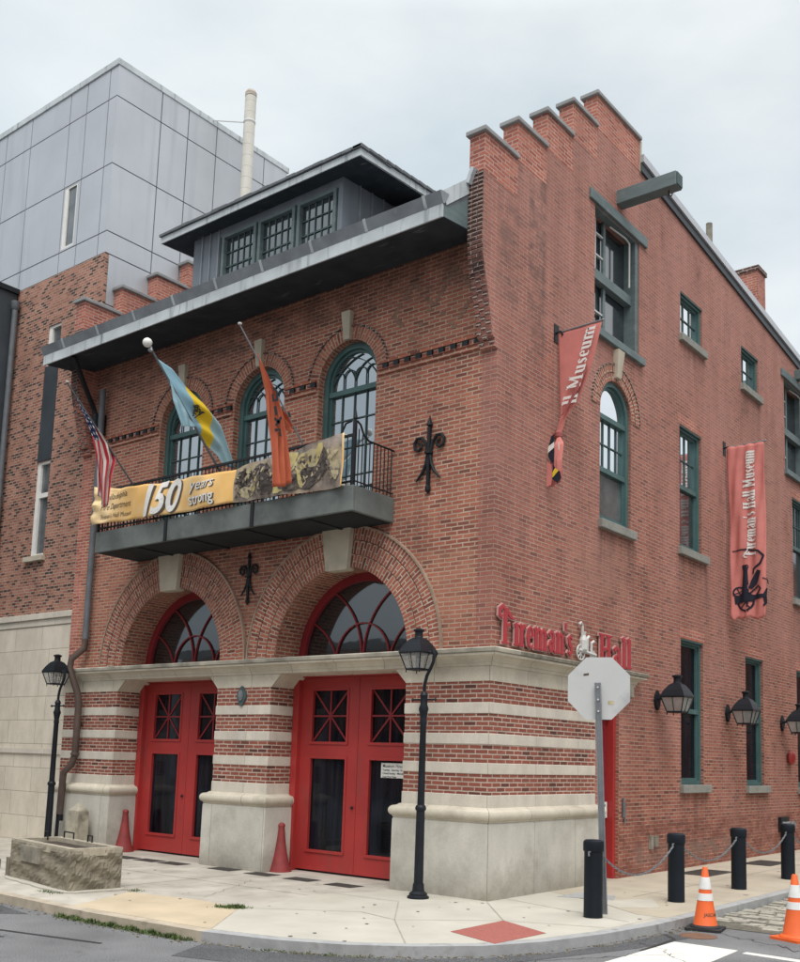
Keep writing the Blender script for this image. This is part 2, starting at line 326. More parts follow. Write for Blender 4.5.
def us_flag_mat():
    m, t, b = nodes('stars_and_stripes')
    uv = t.nodes.new('ShaderNodeUVMap'); s = t.nodes.new('ShaderNodeSeparateXYZ'); t.links.new(uv.outputs[0], s.inputs[0])
    def mth(op, a, c):
        n = t.nodes.new('ShaderNodeMath'); n.operation = op
        for i, x in enumerate((a, c)):
            if hasattr(x, 'is_output'): t.links.new(x, n.inputs[i])
            else: n.inputs[i].default_value = x
        return n.outputs[0]
    U, V = s.outputs[0], s.outputs[1]          # u along the fly, v across the stripes
    stripe = mth('LESS_THAN', mth('FRACT', mth('MULTIPLY', V, 6.5), 0), .5)
    col = mixc(t, (.62, .60, .56), (.42, .018, .035), stripe)
    canton = mth('MULTIPLY', mth('LESS_THAN', U, .40), mth('LESS_THAN', V, .56))
    a = mth('SUBTRACT', mth('FRACT', mth('MULTIPLY', U, 17), 0), .5); c = mth('SUBTRACT', mth('FRACT', mth('MULTIPLY', V, 11), 0), .5)
    star = mth('LESS_THAN', mth('ADD', mth('MULTIPLY', a, a), mth('MULTIPLY', c, c)), .07)
    cc = mixc(t, (.02, .03, .11), (.62, .62, .62), star)
    col = mixc(t, col, cc, canton)
    t.links.new(col, b.inputs['Base Color']); b.inputs['Roughness'].default_value = .85
    return m
M['us_flag'] = us_flag_mat()
def band_flag_mat():
    m, t, b = nodes('blue_and_gold_cloth')
    uv = t.nodes.new('ShaderNodeUVMap'); s = t.nodes.new('ShaderNodeSeparateXYZ'); t.links.new(uv.outputs[0], s.inputs[0])
    col = rampn(t, s.outputs[0], [(0, (.24, .42, .52)), (.40, (.24, .42, .52)), (.405, (.74, .52, .02)), (.655, (.70, .48, .02)), (.66, (.29, .45, .50)), (1, (.30, .46, .50))])
    t.links.new(col, b.inputs['Base Color']); b.inputs['Roughness'].default_value = .85
    return m
M['band_flag'] = band_flag_mat()

# ------------------------------------------------------------------ mesh helpers
def tag(o, label=None, cat=None, group=None, kind=None):
    for k, v in (('label', label), ('category', cat), ('group', group), ('kind', kind)):
        if v: o[k] = v
    return o
def thing(name, label, cat, loc=(0, 0, 0), rz=0, group=None):
    o = bpy.data.objects.new(name, None); COL.objects.link(o)
    o.location = loc; o.rotation_euler = (0, 0, rz); o.empty_display_size = .3
    return tag(o, label, cat, group)
def root_of(o):
    while o.parent: o = o.parent
    return o
class MB:
    def __init__(s): s.v = []; s.f = []; s.uv = []; s.m = []
    def add(s, pts, faces, m=0, uvs=None):
        b = len(s.v); s.v += [tuple(p) for p in pts]
        for i, f in enumerate(faces):
            s.f.append([b + k for k in f]); s.m.append(m); s.uv.append(uvs[i] if uvs else None)
        return s
    def box(s, x0, x1, y0, y1, z0, z1, m=0):
        p = [(x, y, z) for z in (z0, z1) for y in (y0, y1) for x in (x0, x1)]
        return s.add(p, [(0, 2, 3, 1), (4, 5, 7, 6), (0, 1, 5, 4), (2, 6, 7, 3), (0, 4, 6, 2), (1, 3, 7, 5)], m)
    def bar(s, a, b, wx, wz, m=0, up=(0, 0, 1)):
        a, b = Vector(a), Vector(b); d = (b - a).normalized(); u = Vector(up)
        r = d.cross(u)
        if r.length < 1e-4: r = d.cross(Vector((1, 0, 0)))
        r.normalize(); u = r.cross(d).normalized(); r *= wx / 2; u *= wz / 2
        p = [q + i * r + j * u for q in (a, b) for i, j in ((-1, -1), (1, -1), (1, 1), (-1, 1))]
        return s.add(p, [(3, 2, 1, 0), (4, 5, 6, 7), (0, 1, 5, 4), (1, 2, 6, 5), (2, 3, 7, 6), (3, 0, 4, 7)], m)
    def tube(s, pts, r, n=8, m=0):
        pts = [Vector(p) for p in pts]; k = len(pts)
        rs = r if isinstance(r, (list, tuple)) else [r] * k
        t0 = (pts[1] - pts[0]).normalized(); u = t0.orthogonal().normalized()
        V = []
        for i, p in enumerate(pts):
            t = (pts[min(i + 1, k - 1)] - pts[max(i - 1, 0)]).normalized()
            u = (u - t * u.dot(t)).normalized(); w_ = t.cross(u)
            V += [p + rs[i] * (cos(2 * pi * j / n) * u + sin(2 * pi * j / n) * w_) for j in range(n)]
        F = [(i * n + j, i * n + (j + 1) % n, (i + 1) * n + (j + 1) % n, (i + 1) * n + j) for i in range(k - 1) for j in range(n)]
        F += [tuple(range(n - 1, -1, -1)), tuple(range((k - 1) * n, k * n))]
        return s.add(V, F, m)
    def lathe(s, prof, n=20, c=(0, 0, 0), m=0, rot=0):
        V = []; k = len(prof)
        for r, z in prof: V += [(c[0] + r * cos(2 * pi * j / n + rot), c[1] + r * sin(2 * pi * j / n + rot), c[2] + z) for j in range(n)]
        F = [(i * n + j, i * n + (j + 1) % n, (i + 1) * n + (j + 1) % n, (i + 1) * n + j) for i in range(k - 1) for j in range(n)]
        F += [tuple(range(n - 1, -1, -1)), tuple(range((k - 1) * n, k * n))]
        return s.add(V, F, m)
    def plate(s, outer, holes, T, d0, d1, m=0, me=None):
        """2-D outline with holes, extruded from depth d0 (seen face) to d1; T(u, d, z) -> point"""
        me = m if me is None else me
        loops = [outer] + holes
        tri = tessellate_polygon([[Vector((p[0], p[1], 0)) for p in lp] for lp in loops])
        flat = [p for lp in loops for p in lp]
        n = len(flat)
        P = [T(u, d0, z) for u, z in flat] + [T(u, d1, z) for u, z in flat]
        faces, uvs = [], []
        for t in tri:
            faces.append(tuple(t)); uvs.append([flat[i] for i in t])
            faces.append(tuple(i + n for i in reversed(t))); uvs.append([flat[i] for i in reversed(t)])
        s.add(P, faces, m, uvs)
        b = 0
        for lp in loops:
            k = len(lp); per = lp[0][1]; F2, U2, PP = [], [], []
            for i in range(k):
                j = (i + 1) % k
                l = sqrt((lp[i][0] - lp[j][0]) ** 2 + (lp[i][1] - lp[j][1]) ** 2)
                q = len(PP)
                PP += [T(lp[i][0], d0, lp[i][1]), T(lp[j][0], d0, lp[j][1]), T(lp[j][0], d1, lp[j][1]), T(lp[i][0], d1, lp[i][1])]
                F2.append((q, q + 1, q + 2, q + 3)); U2.append([(d0, per), (d0, per + l), (d1, per + l), (d1, per)])
                per += l
            s.add(PP, F2, me, U2)
        return s
    def ringsec(s, T, cu, cz, r0, r1, a0, a1, n, d0, d1, m=0, radial_uv=True):
        """arch ring sector; bricks stand radially"""
        rm = (r0 + r1) / 2
        for i in range(n):
            x, y = a0 + (a1 - a0) * i / n, a0 + (a1 - a0) * (i + 1) / n
            q = lambda r, a, d: T(cu + r * cos(a), d, cz + r * sin(a))
            P = [q(r0, x, d0), q(r1, x, d0), q(r1, y, d0), q(r0, y, d0), q(r0, x, d1), q(r1, x, d1), q(r1, y, d1), q(r0, y, d1)]
            uvf = [(r0, x * rm), (r1, x * rm), (r1, y * rm), (r0, y * rm)] if radial_uv else None
            s.add(P, [(0, 1, 2, 3), (7, 6, 5, 4), (1, 5, 6, 2), (0, 3, 7, 4), (0, 4, 5, 1), (3, 2, 6, 7)], m,
                  [uvf, uvf, [(d0, x * r1), (d1, x * r1), (d1, y * r1), (d0, y * r1)], [(d0, x * r0), (d0, y * r0), (d1, y * r0), (d1, x * r0)], uvf, uvf] if uvf else None)
        return s
    def build(s, name, mats, parent=None, smooth=False, bevel=0, loc=None, world=True):
        me = bpy.data.meshes.new(name)
        o0 = Vector((0, 0, 0))
        if parent is not None and world: o0 = root_of(parent).location
        elif loc is not None: o0 = Vector(loc)
        me.from_pydata([tuple(Vector(p) - o0) for p in s.v], [], s.f)
        if not isinstance(mats, (list, tuple)): mats = [mats]
        for k in mats: me.materials.append(M[k])
        ul = me.uv_layers.new(name='UVMap')
        for p in me.polygons:
            p.material_index = s.m[p.index]; p.use_smooth = smooth
            given = s.uv[p.index]
            if given is None:
                nn = p.normal; V = [s.v[i] for i in s.f[p.index]]
                if abs(nn.z) > .7: given = [(q[0], q[1]) for q in V]
                elif abs(nn.x) > abs(nn.y): given = [(q[1], q[2]) for q in V]
                else: given = [(q[0], q[2]) for q in V]
            for li, q in zip(p.loop_indices, given): ul.data[li].uv = q
        o = bpy.data.objects.new(name, me); COL.objects.link(o)
        if parent is not None: o.parent = parent
        elif loc is not None: o.location = loc
        if bevel:
            md = o.modifiers.new('bevel', 'BEVEL'); md.width = bevel; md.segments = 2; md.limit_method = 'ANGLE'; md.angle_limit = radians(40)
        if smooth:
            try: me.set_sharp_from_angle(angle=radians(38))
            except Exception: pass
        return o
def struct(name, mb, mats, **k):
    return tag(mb.build(name, mats, **k), kind='structure')
def copy_thing(o, loc, rz=None, label=None):
    c = o.copy(); COL.objects.link(c); c.location = loc
    if rz is not None: c.rotation_euler = (0, 0, rz)
    if label: c['label'] = label
    for ch in list(o.children):
        d = ch.copy(); COL.objects.link(d); d.parent = c
        for g in list(ch.children):
            h = g.copy(); COL.objects.link(h); h.parent = d
    return c
TF = lambda u, d, z: (u, d, z)          # front walls (facing -y): depth goes to +y
TR = lambda u, d, z: (-d, u, z)         # side wall (facing +x): depth goes to -x
def arch_pts(cu, cz, r, a0=pi, a1=0, n=28): return [(cu + r * cos(a0 + (a1 - a0) * i / n), cz + r * sin(a0 + (a1 - a0) * i / n)) for i in range(n + 1)]
def arc3(a, b, c, n=16):
    ax, ay = a; bx, by = b; cx, cy = c
    d = 2 * (ax * (by - cy) + bx * (cy - ay) + cx * (ay - by))
    ux = ((ax * ax + ay * ay) * (by - cy) + (bx * bx + by * by) * (cy - ay) + (cx * cx + cy * cy) * (ay - by)) / d
    uy = ((ax * ax + ay * ay) * (cx - bx) + (bx * bx + by * by) * (ax - cx) + (cx * cx + cy * cy) * (bx - ax)) / d
    r = sqrt((ax - ux) ** 2 + (ay - uy) ** 2)
    t0, t1, t2 = (math.atan2(p[1] - uy, p[0] - ux) for p in (a, b, c))
    while t1 < t0: t1 += 2 * pi
    while t2 < t0: t2 += 2 * pi
    if t1 > t2: t2 -= 2 * pi
    return [(ux + r * cos(t0 + (t2 - t0) * i / n), uy + r * sin(t0 + (t2 - t0) * i / n)) for i in range(n + 1)]
def path_bar(mb, T, pts, d, w_, dep, m=0):
    """flat bar following a 2-D path in the wall plane"""
    for (a, b) in zip(pts[:-1], pts[1:]):
        dx, dz = b[0] - a[0], b[1] - a[1]; l = sqrt(dx * dx + dz * dz) or 1
        nx, nz_ = -dz / l * w_ / 2, dx / l * w_ / 2; ex, ez = dx / l * w_ * .12, dz / l * w_ * .12
        q = [(a[0] - ex + nx, a[1] - ez + nz_), (b[0] + ex + nx, b[1] + ez + nz_), (b[0] + ex - nx, b[1] + ez - nz_), (a[0] - ex - nx, a[1] - ez - nz_)]
        P = [T(u, d, z) for u, z in q] + [T(u, d + dep, z) for u, z in q]
        mb.add(P, [(0, 1, 2, 3), (7, 6, 5, 4), (0, 4, 5, 1), (1, 5, 6, 2), (2, 6, 7, 3), (3, 7, 4, 0)], m)
def fbar(mb, T, u0, u1, z0, z1, d0, d1, m=0):
    p = [T(u, d, z) for z in (z0, z1) for d in (d0, d1) for u in (u0, u1)]
    mb.add(p, [(0, 2, 3, 1), (4, 5, 7, 6), (0, 1, 5, 4), (2, 6, 7, 3), (0, 4, 6, 2), (1, 3, 7, 5)], m)

# ================================================================== GROUND
KERB = [(-60, -4.45), (-12, -4.45), (-5, -4.42), (-2.5, -4.50), (-.6, -4.40), (.3, -4.18), (.95, -3.88), (1.5, -3.45), (1.98, -2.9), (2.3, -2.2), (2.5, -1.3), (2.62, -.3), (2.65, .8), (2.65, 80)]
def offset(path, d):
    o = []
    for i, p in enumerate(path):
        a = path[max(i - 1, 0)]; b = path[min(i + 1, len(path) - 1)]
        dx, dy = b[0] - a[0], b[1] - a[1]; l = sqrt(dx * dx + dy * dy)
        o.append((p[0] - dy / l * d, p[1] + dx / l * d))
    return o
TZ = lambda u, d, z: (u, z, -d)         # horizontal sheets: depth goes down
mb = MB()
mb.add([(-400, -400, -.10), (400, -400, -.10), (400, 400, -.10), (-400, 400, -.10)], [(0, 1, 2, 3)])
struct('road', mb, 'asphalt')
inner = offset(KERB, .16)
mb = MB().plate(inner + [(-60, 80)], [], TZ, 0, .3)
struct('sidewalk', mb, 'concrete')
def kerb_part(i0, i1, mat, name='kerb'):
    mb = MB(); A = KERB[i0:i1 + 1]; B = inner[i0:i1 + 1]
    mb.plate(A + B[::-1], [], TZ, -.006, .3)
    struct(name, mb, mat, bevel=.02)
kerb_part(0, 4, 'kerb_tan'); kerb_part(4, 13, 'kerb_granite')
def slab(name, poly, mat, z=.004, th=.004):
    mb = MB().plate(poly, [], TZ, -z, -z + th); return struct(name, mb, mat)
slab('concrete_slab', [(-.64, -4.22), (-1.60, -2.97), (-1.84, -1.10), (-1.30, -.20), (-1.3, .3), (.05, .3), (.05, 1.5), (1.1, 1.0), (2.05, .35), (2.36, .2), (2.34, -1.2), (2.13, -2.15), (1.82, -2.83), (1.38, -3.33), (.86, -3.73), (.24, -4.01)], 'concrete_new')
slab('concrete_ramp', [(-3.05, -4.33), (-3.64, -3.1), (-2.45, -2.88), (-1.61, -2.98), (-.66, -4.22)], 'concrete_tan')
slab('concrete_slab', [(.0, 1.53), (.0, 60), (2.47, 60), (2.47, .4), (2.06, .38), (1.12, 1.04)], 'concrete_side')
slab('concrete_slab', [(1.05, 1.05), (1.55, 1.9), (2.02, 1.15), (1.62, .72)], 'concrete_new', .008)
slab('driveway', [(-30, -4.25), (-30, -2.2), (-8.4, -2.2), (-7.2, -2.9), (-6.6, -4.25)], 'asphalt_dark', .003)
slab('hatch_cover', [(.50, 1.05), (.48, 1.75), (1.02, 1.80), (1.25, 1.3)], 'kerb_granite', .009)
slab('tactile_paving', [(1.20, -1.36), (2.02, -1.75), (2.00, -2.72), (1.23, -2.45)], 'tactile', .009)
# joints in the pavement
def lerp2(a, b, t): return a + (b - a) * t
def wander(p, q, n, amp, rr):
    o = [p]
    for k in range(1, n):
        t = k / n; o.append((p[0] + (q[0] - p[0]) * t + rr.gauss(0, amp), p[1] + (q[1] - p[1]) * t + rr.gauss(0, amp)))
    return o + [q]
def strip(mb, pts, w_, z):
    for a, b in zip(pts[:-1], pts[1:]):
        dx, dy = b[0] - a[0], b[1] - a[1]; l = sqrt(dx * dx + dy * dy); nx, ny = -dy / l * w_ / 2, dx / l * w_ / 2
        mb.add([(a[0] + nx, a[1] + ny, z), (a[0] - nx, a[1] - ny, z), (b[0] - nx, b[1] - ny, z), (b[0] + nx, b[1] + ny, z)], [(0, 1, 2, 3)])
mb = MB()
for p in ([(-.66, -1.06), (.28, -2.27), (1.32, -3.35)], [(-1.6, -2.97), (-.4, -2.1), (.28, -2.27)], [(-.66, -1.06), (-1.84, -1.1)], [(.16, -.2), (1.2, -1.36), (.28, -2.27)], [(1.2, -1.36), (2.3, -.9)], [(.1, .3), (2.3, -.3)]):
    strip(mb, p, .012, .0095)
for k in range(7): strip(mb, [(.1, 2.6 + k * 1.6), (2.46, 2.5 + k * 1.6)], .012, .0095)
strip(mb, [(1.25, 1.9), (1.25, 14)], .012, .0096)
for p in ([(-9.9, -1.6), (-1.9, -1.5)], [(-7.9, -.2), (-8.0, -4.2)], [(-6.1, -.2), (-6.2, -4.2)], [(-4.3, -.2), (-4.2, -4.2)], [(-10, -2.9), (-3.7, -3.0)]): strip(mb, p, .014, .0045)
struct('pavement_joints', mb, 'joint')
# road patches, markings
slab('road_patch', [(-.5, -4.42), (-.2, -5.1), (1.2, -4.7), (2.1, -3.8), (2.62, -2.2), (2.9, -1.3), (3.05, -.15), (2.72, -.1), (2.62, -1.2), (2.40, -2.2), (2.06, -2.95), (1.55, -3.55), (.98, -3.98), (.3, -4.3)], 'asphalt_dark', -.096, .003)
slab('road_patch', [(-14, -5.6), (-4.0, -5.2), (-3.4, -4.7), (-5, -4.45), (-14, -4.5)], 'asphalt_dark', -.096, .003)
slab('crosswalk_stripe', [(3.02, -2.6), (3.02, -.60), (3.76, -.60), (3.80, -1.4), (3.80, -2.6)], 'white_line', -.0950, .004)
slab('crosswalk_stripe', [(3.86, -.62), (3.86, -.74), (4.5, -.78), (5.2, -.9), (5.2, -.78), (4.5, -.64)], 'white_line', -.0950, .004)
slab('crosswalk_stripe', [(4.05, .75), (4.15, .95), (7.6, .6), (7.6, .4)], 'white_line', -.072, .004)
mb = MB()
strip(mb, [(-8, -6.6), (-4, -5.75), (-2.6, -5.5), (-1.2, -5.2)], .05, -.0955)
strip(mb, [(-8, -6.9), (-3.8, -6.05), (-2.2, -5.7)], .035, -.0953)
strip(mb, [(2.7, -.2), (2.95, -.45), (3.0, -1.4)], .05, -.0952)
strip(mb, [(-6, -4.9), (-3.8, -4.8)], .03, -.0951)
struct('tar_seams', mb, 'tar')
mb = MB(); mb.lathe([(.22, 0), (.22, .006), (.18, .010), (.0001, .010)], 20, (3.05, -.02, -.10))
tag(mb.build('manhole_cover', 'rust'), 'small round rusty manhole cover in the road beside the front traffic cone', 'manhole cover')
rr = random.Random(77); mb = MB()
for p, q in (((-8, -5.2), (-3.5, -6.2)), ((2.75, -.9), (3.9, -1.9)), ((2.7, .5), (4.6, -.2)), ((2.2, -3.2), (3.4, -1.2)), ((-9, -4.9), (-6, -5.6))):
    strip(mb, wander(p, q, 26, .035, rr), .011, -.0948)
struct('road_cracks', mb, 'tar')
mb = MB()
for p, q in (((-3.6, -.9), (-2.6, -2.7)), ((1.3, 3.2), (2.4, 3.6))):
    strip(mb, wander(p, q, 22, .022, rr), .006, .0099)
struct('pavement_cracks', mb, 'grate')
mb = MB()
for k in range(90):                                     # old chewing gum and drips
    x, y = (rr.uniform(-7.5, 2.2), rr.uniform(-4.1, -.3)) if k < 60 else (rr.uniform(.2, 2.4), rr.uniform(-.3, 9))
    if x > 1.3 and y < -2.6: continue
    r_ = rr.uniform(.010, .026); n = 9; z = .0101 + k * .000004
    mb.add([(x + r_ * (1 + .25 * sin(3 * t + k)) * cos(t), y + r_ * (1 + .2 * sin(2 * t + k)) * sin(t), z) for t in [2 * pi * i / n for i in range(n)]], [tuple(range(n))])
o = struct('gum_spots', mb, 'gum')
mb = MB()
for k in range(420):                                     # grit and leaf crumbs along the gutter
    t = rr.random(); i = rr.choice((2, 3, 3, 4, 5, 6, 7, 8, 9, 10, 11)); a, c = KERB[i], KERB[i + 1] if i < 12 else KERB[i]
    x, y = lerp2(a[0], c[0], t), lerp2(a[1], c[1], t); off_ = abs(rr.gauss(0, .10)) + .01
    dx, dy = c[0] - a[0], c[1] - a[1]; l = sqrt(dx * dx + dy * dy); x += dy / l * off_; y -= dx / l * off_; r_ = rr.uniform(.004, .014)
    mb.box(x - r_, x + r_, y - r_ * .7, y + r_ * .7, -.1, -.094 + r_ * .5)
o = mb.build('gutter_grit', 'grit'); tag(o, kind='stuff')
# granite setts in the side street
mb = MB().add([(2.66, .8, -.094), (9, .8, -.094), (9, 60, -.094), (2.66, 60, -.094)], [(0, 1, 2, 3)])
struct('sett_bed', mb, 'moss')
mb = MB(); rr = random.Random(3)
for j in range(42):
    y = .75 + j * .17; x = 2.72 + rr.uniform(-.1, 0)
    while x < 6.2:
        l = rr.uniform(.2, .3)
        if y > 1.0 + .18 * sin(x * 3) or x > 3.8:
            h = -.075 + rr.uniform(-.014, .012)
            q = [(x + rr.uniform(0, .025), y + rr.uniform(0, .02)), (x + l - rr.uniform(.01, .04), y + rr.uniform(0, .02)), (x + l - rr.uniform(.01, .04), y + .14 + rr.uniform(-.02, .015)), (x + rr.uniform(0, .025), y + .14 + rr.uniform(-.02, .015))]
            mb.plate(q, [], TZ, -h, .13)
        x += l
tag(struct('cobblestones', mb, 'cobble', bevel=.02))
# weeds along the kerb
def tufts(name, spots, label=None):
    mb = MB(); rr = random.Random(11)
    for (x0, y0, x1, y1, n, hh, z) in spots:
        for k in range(n):
            t = rr.random(); x = x0 + (x1 - x0) * t + rr.gauss(0, .05); y = y0 + (y1 - y0) * t + rr.gauss(0, .045)
            h = hh * .55 * rr.uniform(.2, 1) * (.4 + .6 * abs(sin(x * 9 + y * 4))); a = rr.uniform(0, 2 * pi); le = rr.uniform(.2, 1.0) * h; wd = rr.uniform(.003, .007)
            dx, dy = cos(a), sin(a)
            mb.add([(x - dy * wd, y + dx * wd, z), (x + dy * wd, y - dx * wd, z), (x + dx * le * .4 + dy * wd * .8, y + dy * le * .4 - dx * wd * .8, z + h * .6), (x + dx * le, y + dy * le, z + h), (x + dx * le * .4 - dy * wd * .8, y + dy * le * .4 + dx * wd * .8, z + h * .6)], [(0, 1, 2, 4), (4, 2, 3)])
    o = mb.build(name, 'grass'); return tag(o, kind='stuff')
tufts('grass', [(-3.0, -4.52, -.75, -4.46, 3000, .12, -.10), (-1.8, -3.1, -1.55, -2.95, 700, .11, 0), (-4.4, -3.9, -4.1, -3.85, 130, .07, 0), (-3.75, -3.0, -3.6, -2.95, 70, .07, 0),
                (.1, -4.35, .9, -4.0, 130, .06, -.10), (.8, -4.05, 1.3, -3.75, 90, .07, -.10), (2.75, .2, 2.8, 1.6, 160, .04, -.10), (2.75, .9, 5, 4, 250, .03, -.09)])
# floor grates in front of the doors
GR = [(-8.0, -.42), (-7.45, -.42), (-6.80, -.40), (-6.15, -.38), (-4.98, -.28), (-4.08, -.30), (-3.20, -.30), (-2.30, -.34)]
g0 = None
for i, (x, y) in enumerate(GR):
    if g0 is None:
        mb = MB(); mb.plate([(-.27, -.15), (.27, -.15), (.27, .15), (-.27, .15)], [], TZ, -.006, -.002)
        for k in range(9): mb.box(-.25, .25, -.135 + k * .03, -.122 + k * .03, .006, .011)
        g0 = mb.build('floor_grate', 'grate'); g0.location = (x, y, 0); c = g0
    else:
        c = g0.copy(); COL.objects.link(c); c.location = (x, y, 0)
    where = ['before the left red doors, leftmost of its row', 'before the left red doors, second from the left', 'before the left red doors, third from the left', 'between the left doors and the middle pier',
             'at the foot of the middle pier', 'before the right red doors, nearest the middle pier', 'before the middle of the right red doors', 'before the right red doors, nearest the corner pier'][i]
    tag(c, 'dark flat floor grate in the pavement ' + where, 'floor grate', 'dark grates in the pavement before the doors')
for i, (x, y, lb) in enumerate(((.62, 6.0, 'dark cellar hatch plate in the side pavement behind the second bollard'), (.68, 8.8, 'dark cellar hatch plate in the side pavement behind the third bollard'))):
    mb = MB().plate([(-.3, -.55), (.3, -.55), (.3, .55), (-.3, .55)], [], TZ, -.014, -.004)
    for k in range(10): mb.box(-.27, .27, -.5 + k * .105, -.45 + k * .105, .014, .02)
    o = mb.build('hatch_plate', 'grate'); o.location = (x, y, 0); tag(o, lb, 'hatch plate', 'dark hatch plates in the side pavement')

# ================================================================== FIREHOUSE
FH = thing('brick_firehouse', 'red brick corner firehouse with stepped gable, arched red doors and an iron balcony', 'building', (-5.16, 0, 0))
W, XL = 10.32, -10.32
DOORC = (-2.93, -7.13); WINC = (-2.97, -5.07, -7.17)
RD = 1.42
# front wall above the cornice, between the party walls
outer = [(-10.02, 3.30)]
for c in sorted(DOORC): outer += [(c - RD, 3.30)] + arch_pts(c, 3.45, RD) + [(c + RD, 3.30)]
outer += [(-.27, 3.30), (-.27, 10.6), (-10.02, 10.6)]
holes = [[(c - .64, 6.0)] + arch_pts(c, 8.02, .64) + [(c + .64, 6.0)] for c in WINC]
MB().plate(outer, holes, TF, 0, .62).build('front_wall', 'brick_front', FH)
# party walls with corbelled ends and stepped parapet
PROF = [(0, 0), (0, 7.84), (-.07, 7.86), (-.07, 7.98), (-.13, 8.0), (-.18, 8.25), (-.24, 8.5), (-.30, 8.72), (-.36, 8.92), (-.41, 9.15), (-.43, 9.4), (-.43, 11.02)]
STEP = [(-.43, .44, 11.02), (.44, 1.28, 11.64), (1.28, 2.10, 12.27), (2.10, 2.93, 12.90), (2.93, 4.55, 13.52)]
for a, b, z in STEP: PROF += [(a, z), (b, z)]
PROF += [(4.55, 12.93)]
end = [(14.0, 11.96), (30, 10.4)]
outer = PROF + end + [(30, 0), (3.85, 0), (3.85, 3.12), (3.12, 3.12), (3.12, 0)]
# drop duplicates
o2 = [outer[0]]
for p in outer[1:]:
    if abs(p[0] - o2[-1][0]) + abs(p[1] - o2[-1][1]) > 1e-4: o2.append(p)
AW = (3.11, 4.25)                                        # arched window jambs
ac, ar = (AW[0] + AW[1]) / 2, (AW[1] - AW[0]) / 2
rect = lambda a, b, z0, z1: [(a, z0), (a, z1), (b, z1), (b, z0)]
W2 = [(6.31, 7.36, 6.05, 8.50), (12.88, 13.95, 5.98, 8.50)]
W3 = [(6.37, 7.45, 10.36, 11.27), (9.61, 10.68, 10.36, 11.27)]
W1 = [(6.34, 7.40, 1.53, 4.29), (9.66, 10.72, 1.50, 4.26), (12.98, 14.04, 1.45, 4.24)]
HO = [(2.88, 4.56, 9.24, 11.46), (12.42, 14.1, 9.10, 11.40)]
holes = [[(AW[0], 5.94)] + arch_pts(ac, 7.92, ar) + [(AW[1], 5.94)]] + [rect(*q) for q in W1 + W2 + W3 + HO]
MB().plate(o2, holes, TR, 0, .27).build('side_wall', 'brick_side', FH)
left = []
for p in PROF + [(4.55, 12.93), (14, 11.96), (14, 0)]:
    if not left or abs(p[0] - left[-1][0]) + abs(p[1] - left[-1][1]) > 1e-4: left.append(p)
MB().plate(left, [], lambda u, d, z: (XL + d, u, z), 0, .30).build('party_wall', 'brick_parapet', FH)
# back of the house so that it is closed
mb = MB(); mb.box(-10.02, -.30, 13.6, 13.9, 0, 11.9); mb.box(-10.02, -.30, 29.7, 30, 0, 10.3)
mb.build('rear_wall', 'brick_side', FH)
# upright parapet bricks in a redder brick, set just proud of the party wall
for xa, xb in ((-.273, .003), (-10.323, -10.017)):
    mb = MB()
    for a, b, z in STEP: mb.box(xa, xb, a - .003, b - .003 if z < 13 else b + .003, z - .62, z + .001)
    mb.build('parapet', 'brick_parapet', FH)
    for a, b, z in STEP:
        MB().box(xa - .045, xb + .045, a - .06, b + (-.004 if z < 13 else .04), z + .001, z + .075).build('coping', 'coping', FH, bevel=.012)
# dark header bricks of the corbels (front faces of the wing walls)
for x0, x1 in ((-.275, -.012), (-10.30, -10.019)):
    mb = MB(); k = 0; z = 7.9
    P = [p for p in PROF if 7.8 < p[1] < 11.1]
    def ydep(z):
        for a, b in zip(P[:-1], P[1:]):
            if a[1] <= z <= b[1] and b[1] > a[1]: return a[0] + (b[0] - a[0]) * (z - a[1]) / (b[1] - a[1])
        return -.43
    while z < 10.4:
        for i in range(3):
            xx0 = x0 + (x1 - x0) * i / 3 + .005; xx1 = x0 + (x1 - x0) * (i + 1) / 3 - .005
            if (i + k) % 2 == 0 or z > 8.9: mb.box(xx0, xx1, ydep(z + .03) - .014, ydep(z + .03) + .08, z, z + .054, 0)
        z += .067; k += 1
    mb.build('corbel_bricks', 'brick_dark', FH)
# arch rings over the doors
for c in DOORC:
    mb = MB()
    for r0, r1, pr in ((1.42, 1.615, .012), (1.63, 1.84, .020), (1.855, 2.05, .028)):
        mb.ringsec(TF, c, 3.45, r0, r1, 0, pi, 44, -pr, .05, 0)
    mb.build('door_arch', 'brick_arch', FH)
    mb = MB()
    mb.ringsec(TF, c, 3.45, 2.05, 2.08, 0, pi, 44, -.05, .05, 0, False)
    mb.build('arch_hood', 'hood_mortar', FH)
    mb = MB(); u0, u1, l0, l1 = c - .33 + -.02, c + .29, c - .26, c + .20
    T = TF
    top, bot = 5.60, 4.80
    P = [T(u0, -.14, top), T(u1, -.14, top), T(l1, -.10, bot), T(l0, -.10, bot), T(u0, .1, top), T(u1, .1, top), T(l1, .1, bot), T(l0, .1, bot)]
    mb.add(P, [(3, 2, 1, 0), (4, 5, 6, 7), (0, 1, 5, 4), (1, 2, 6, 5), (2, 3, 7, 6), (3, 0, 4, 7)])
    mb.build('keystone', 'keystone', FH, bevel=.015)
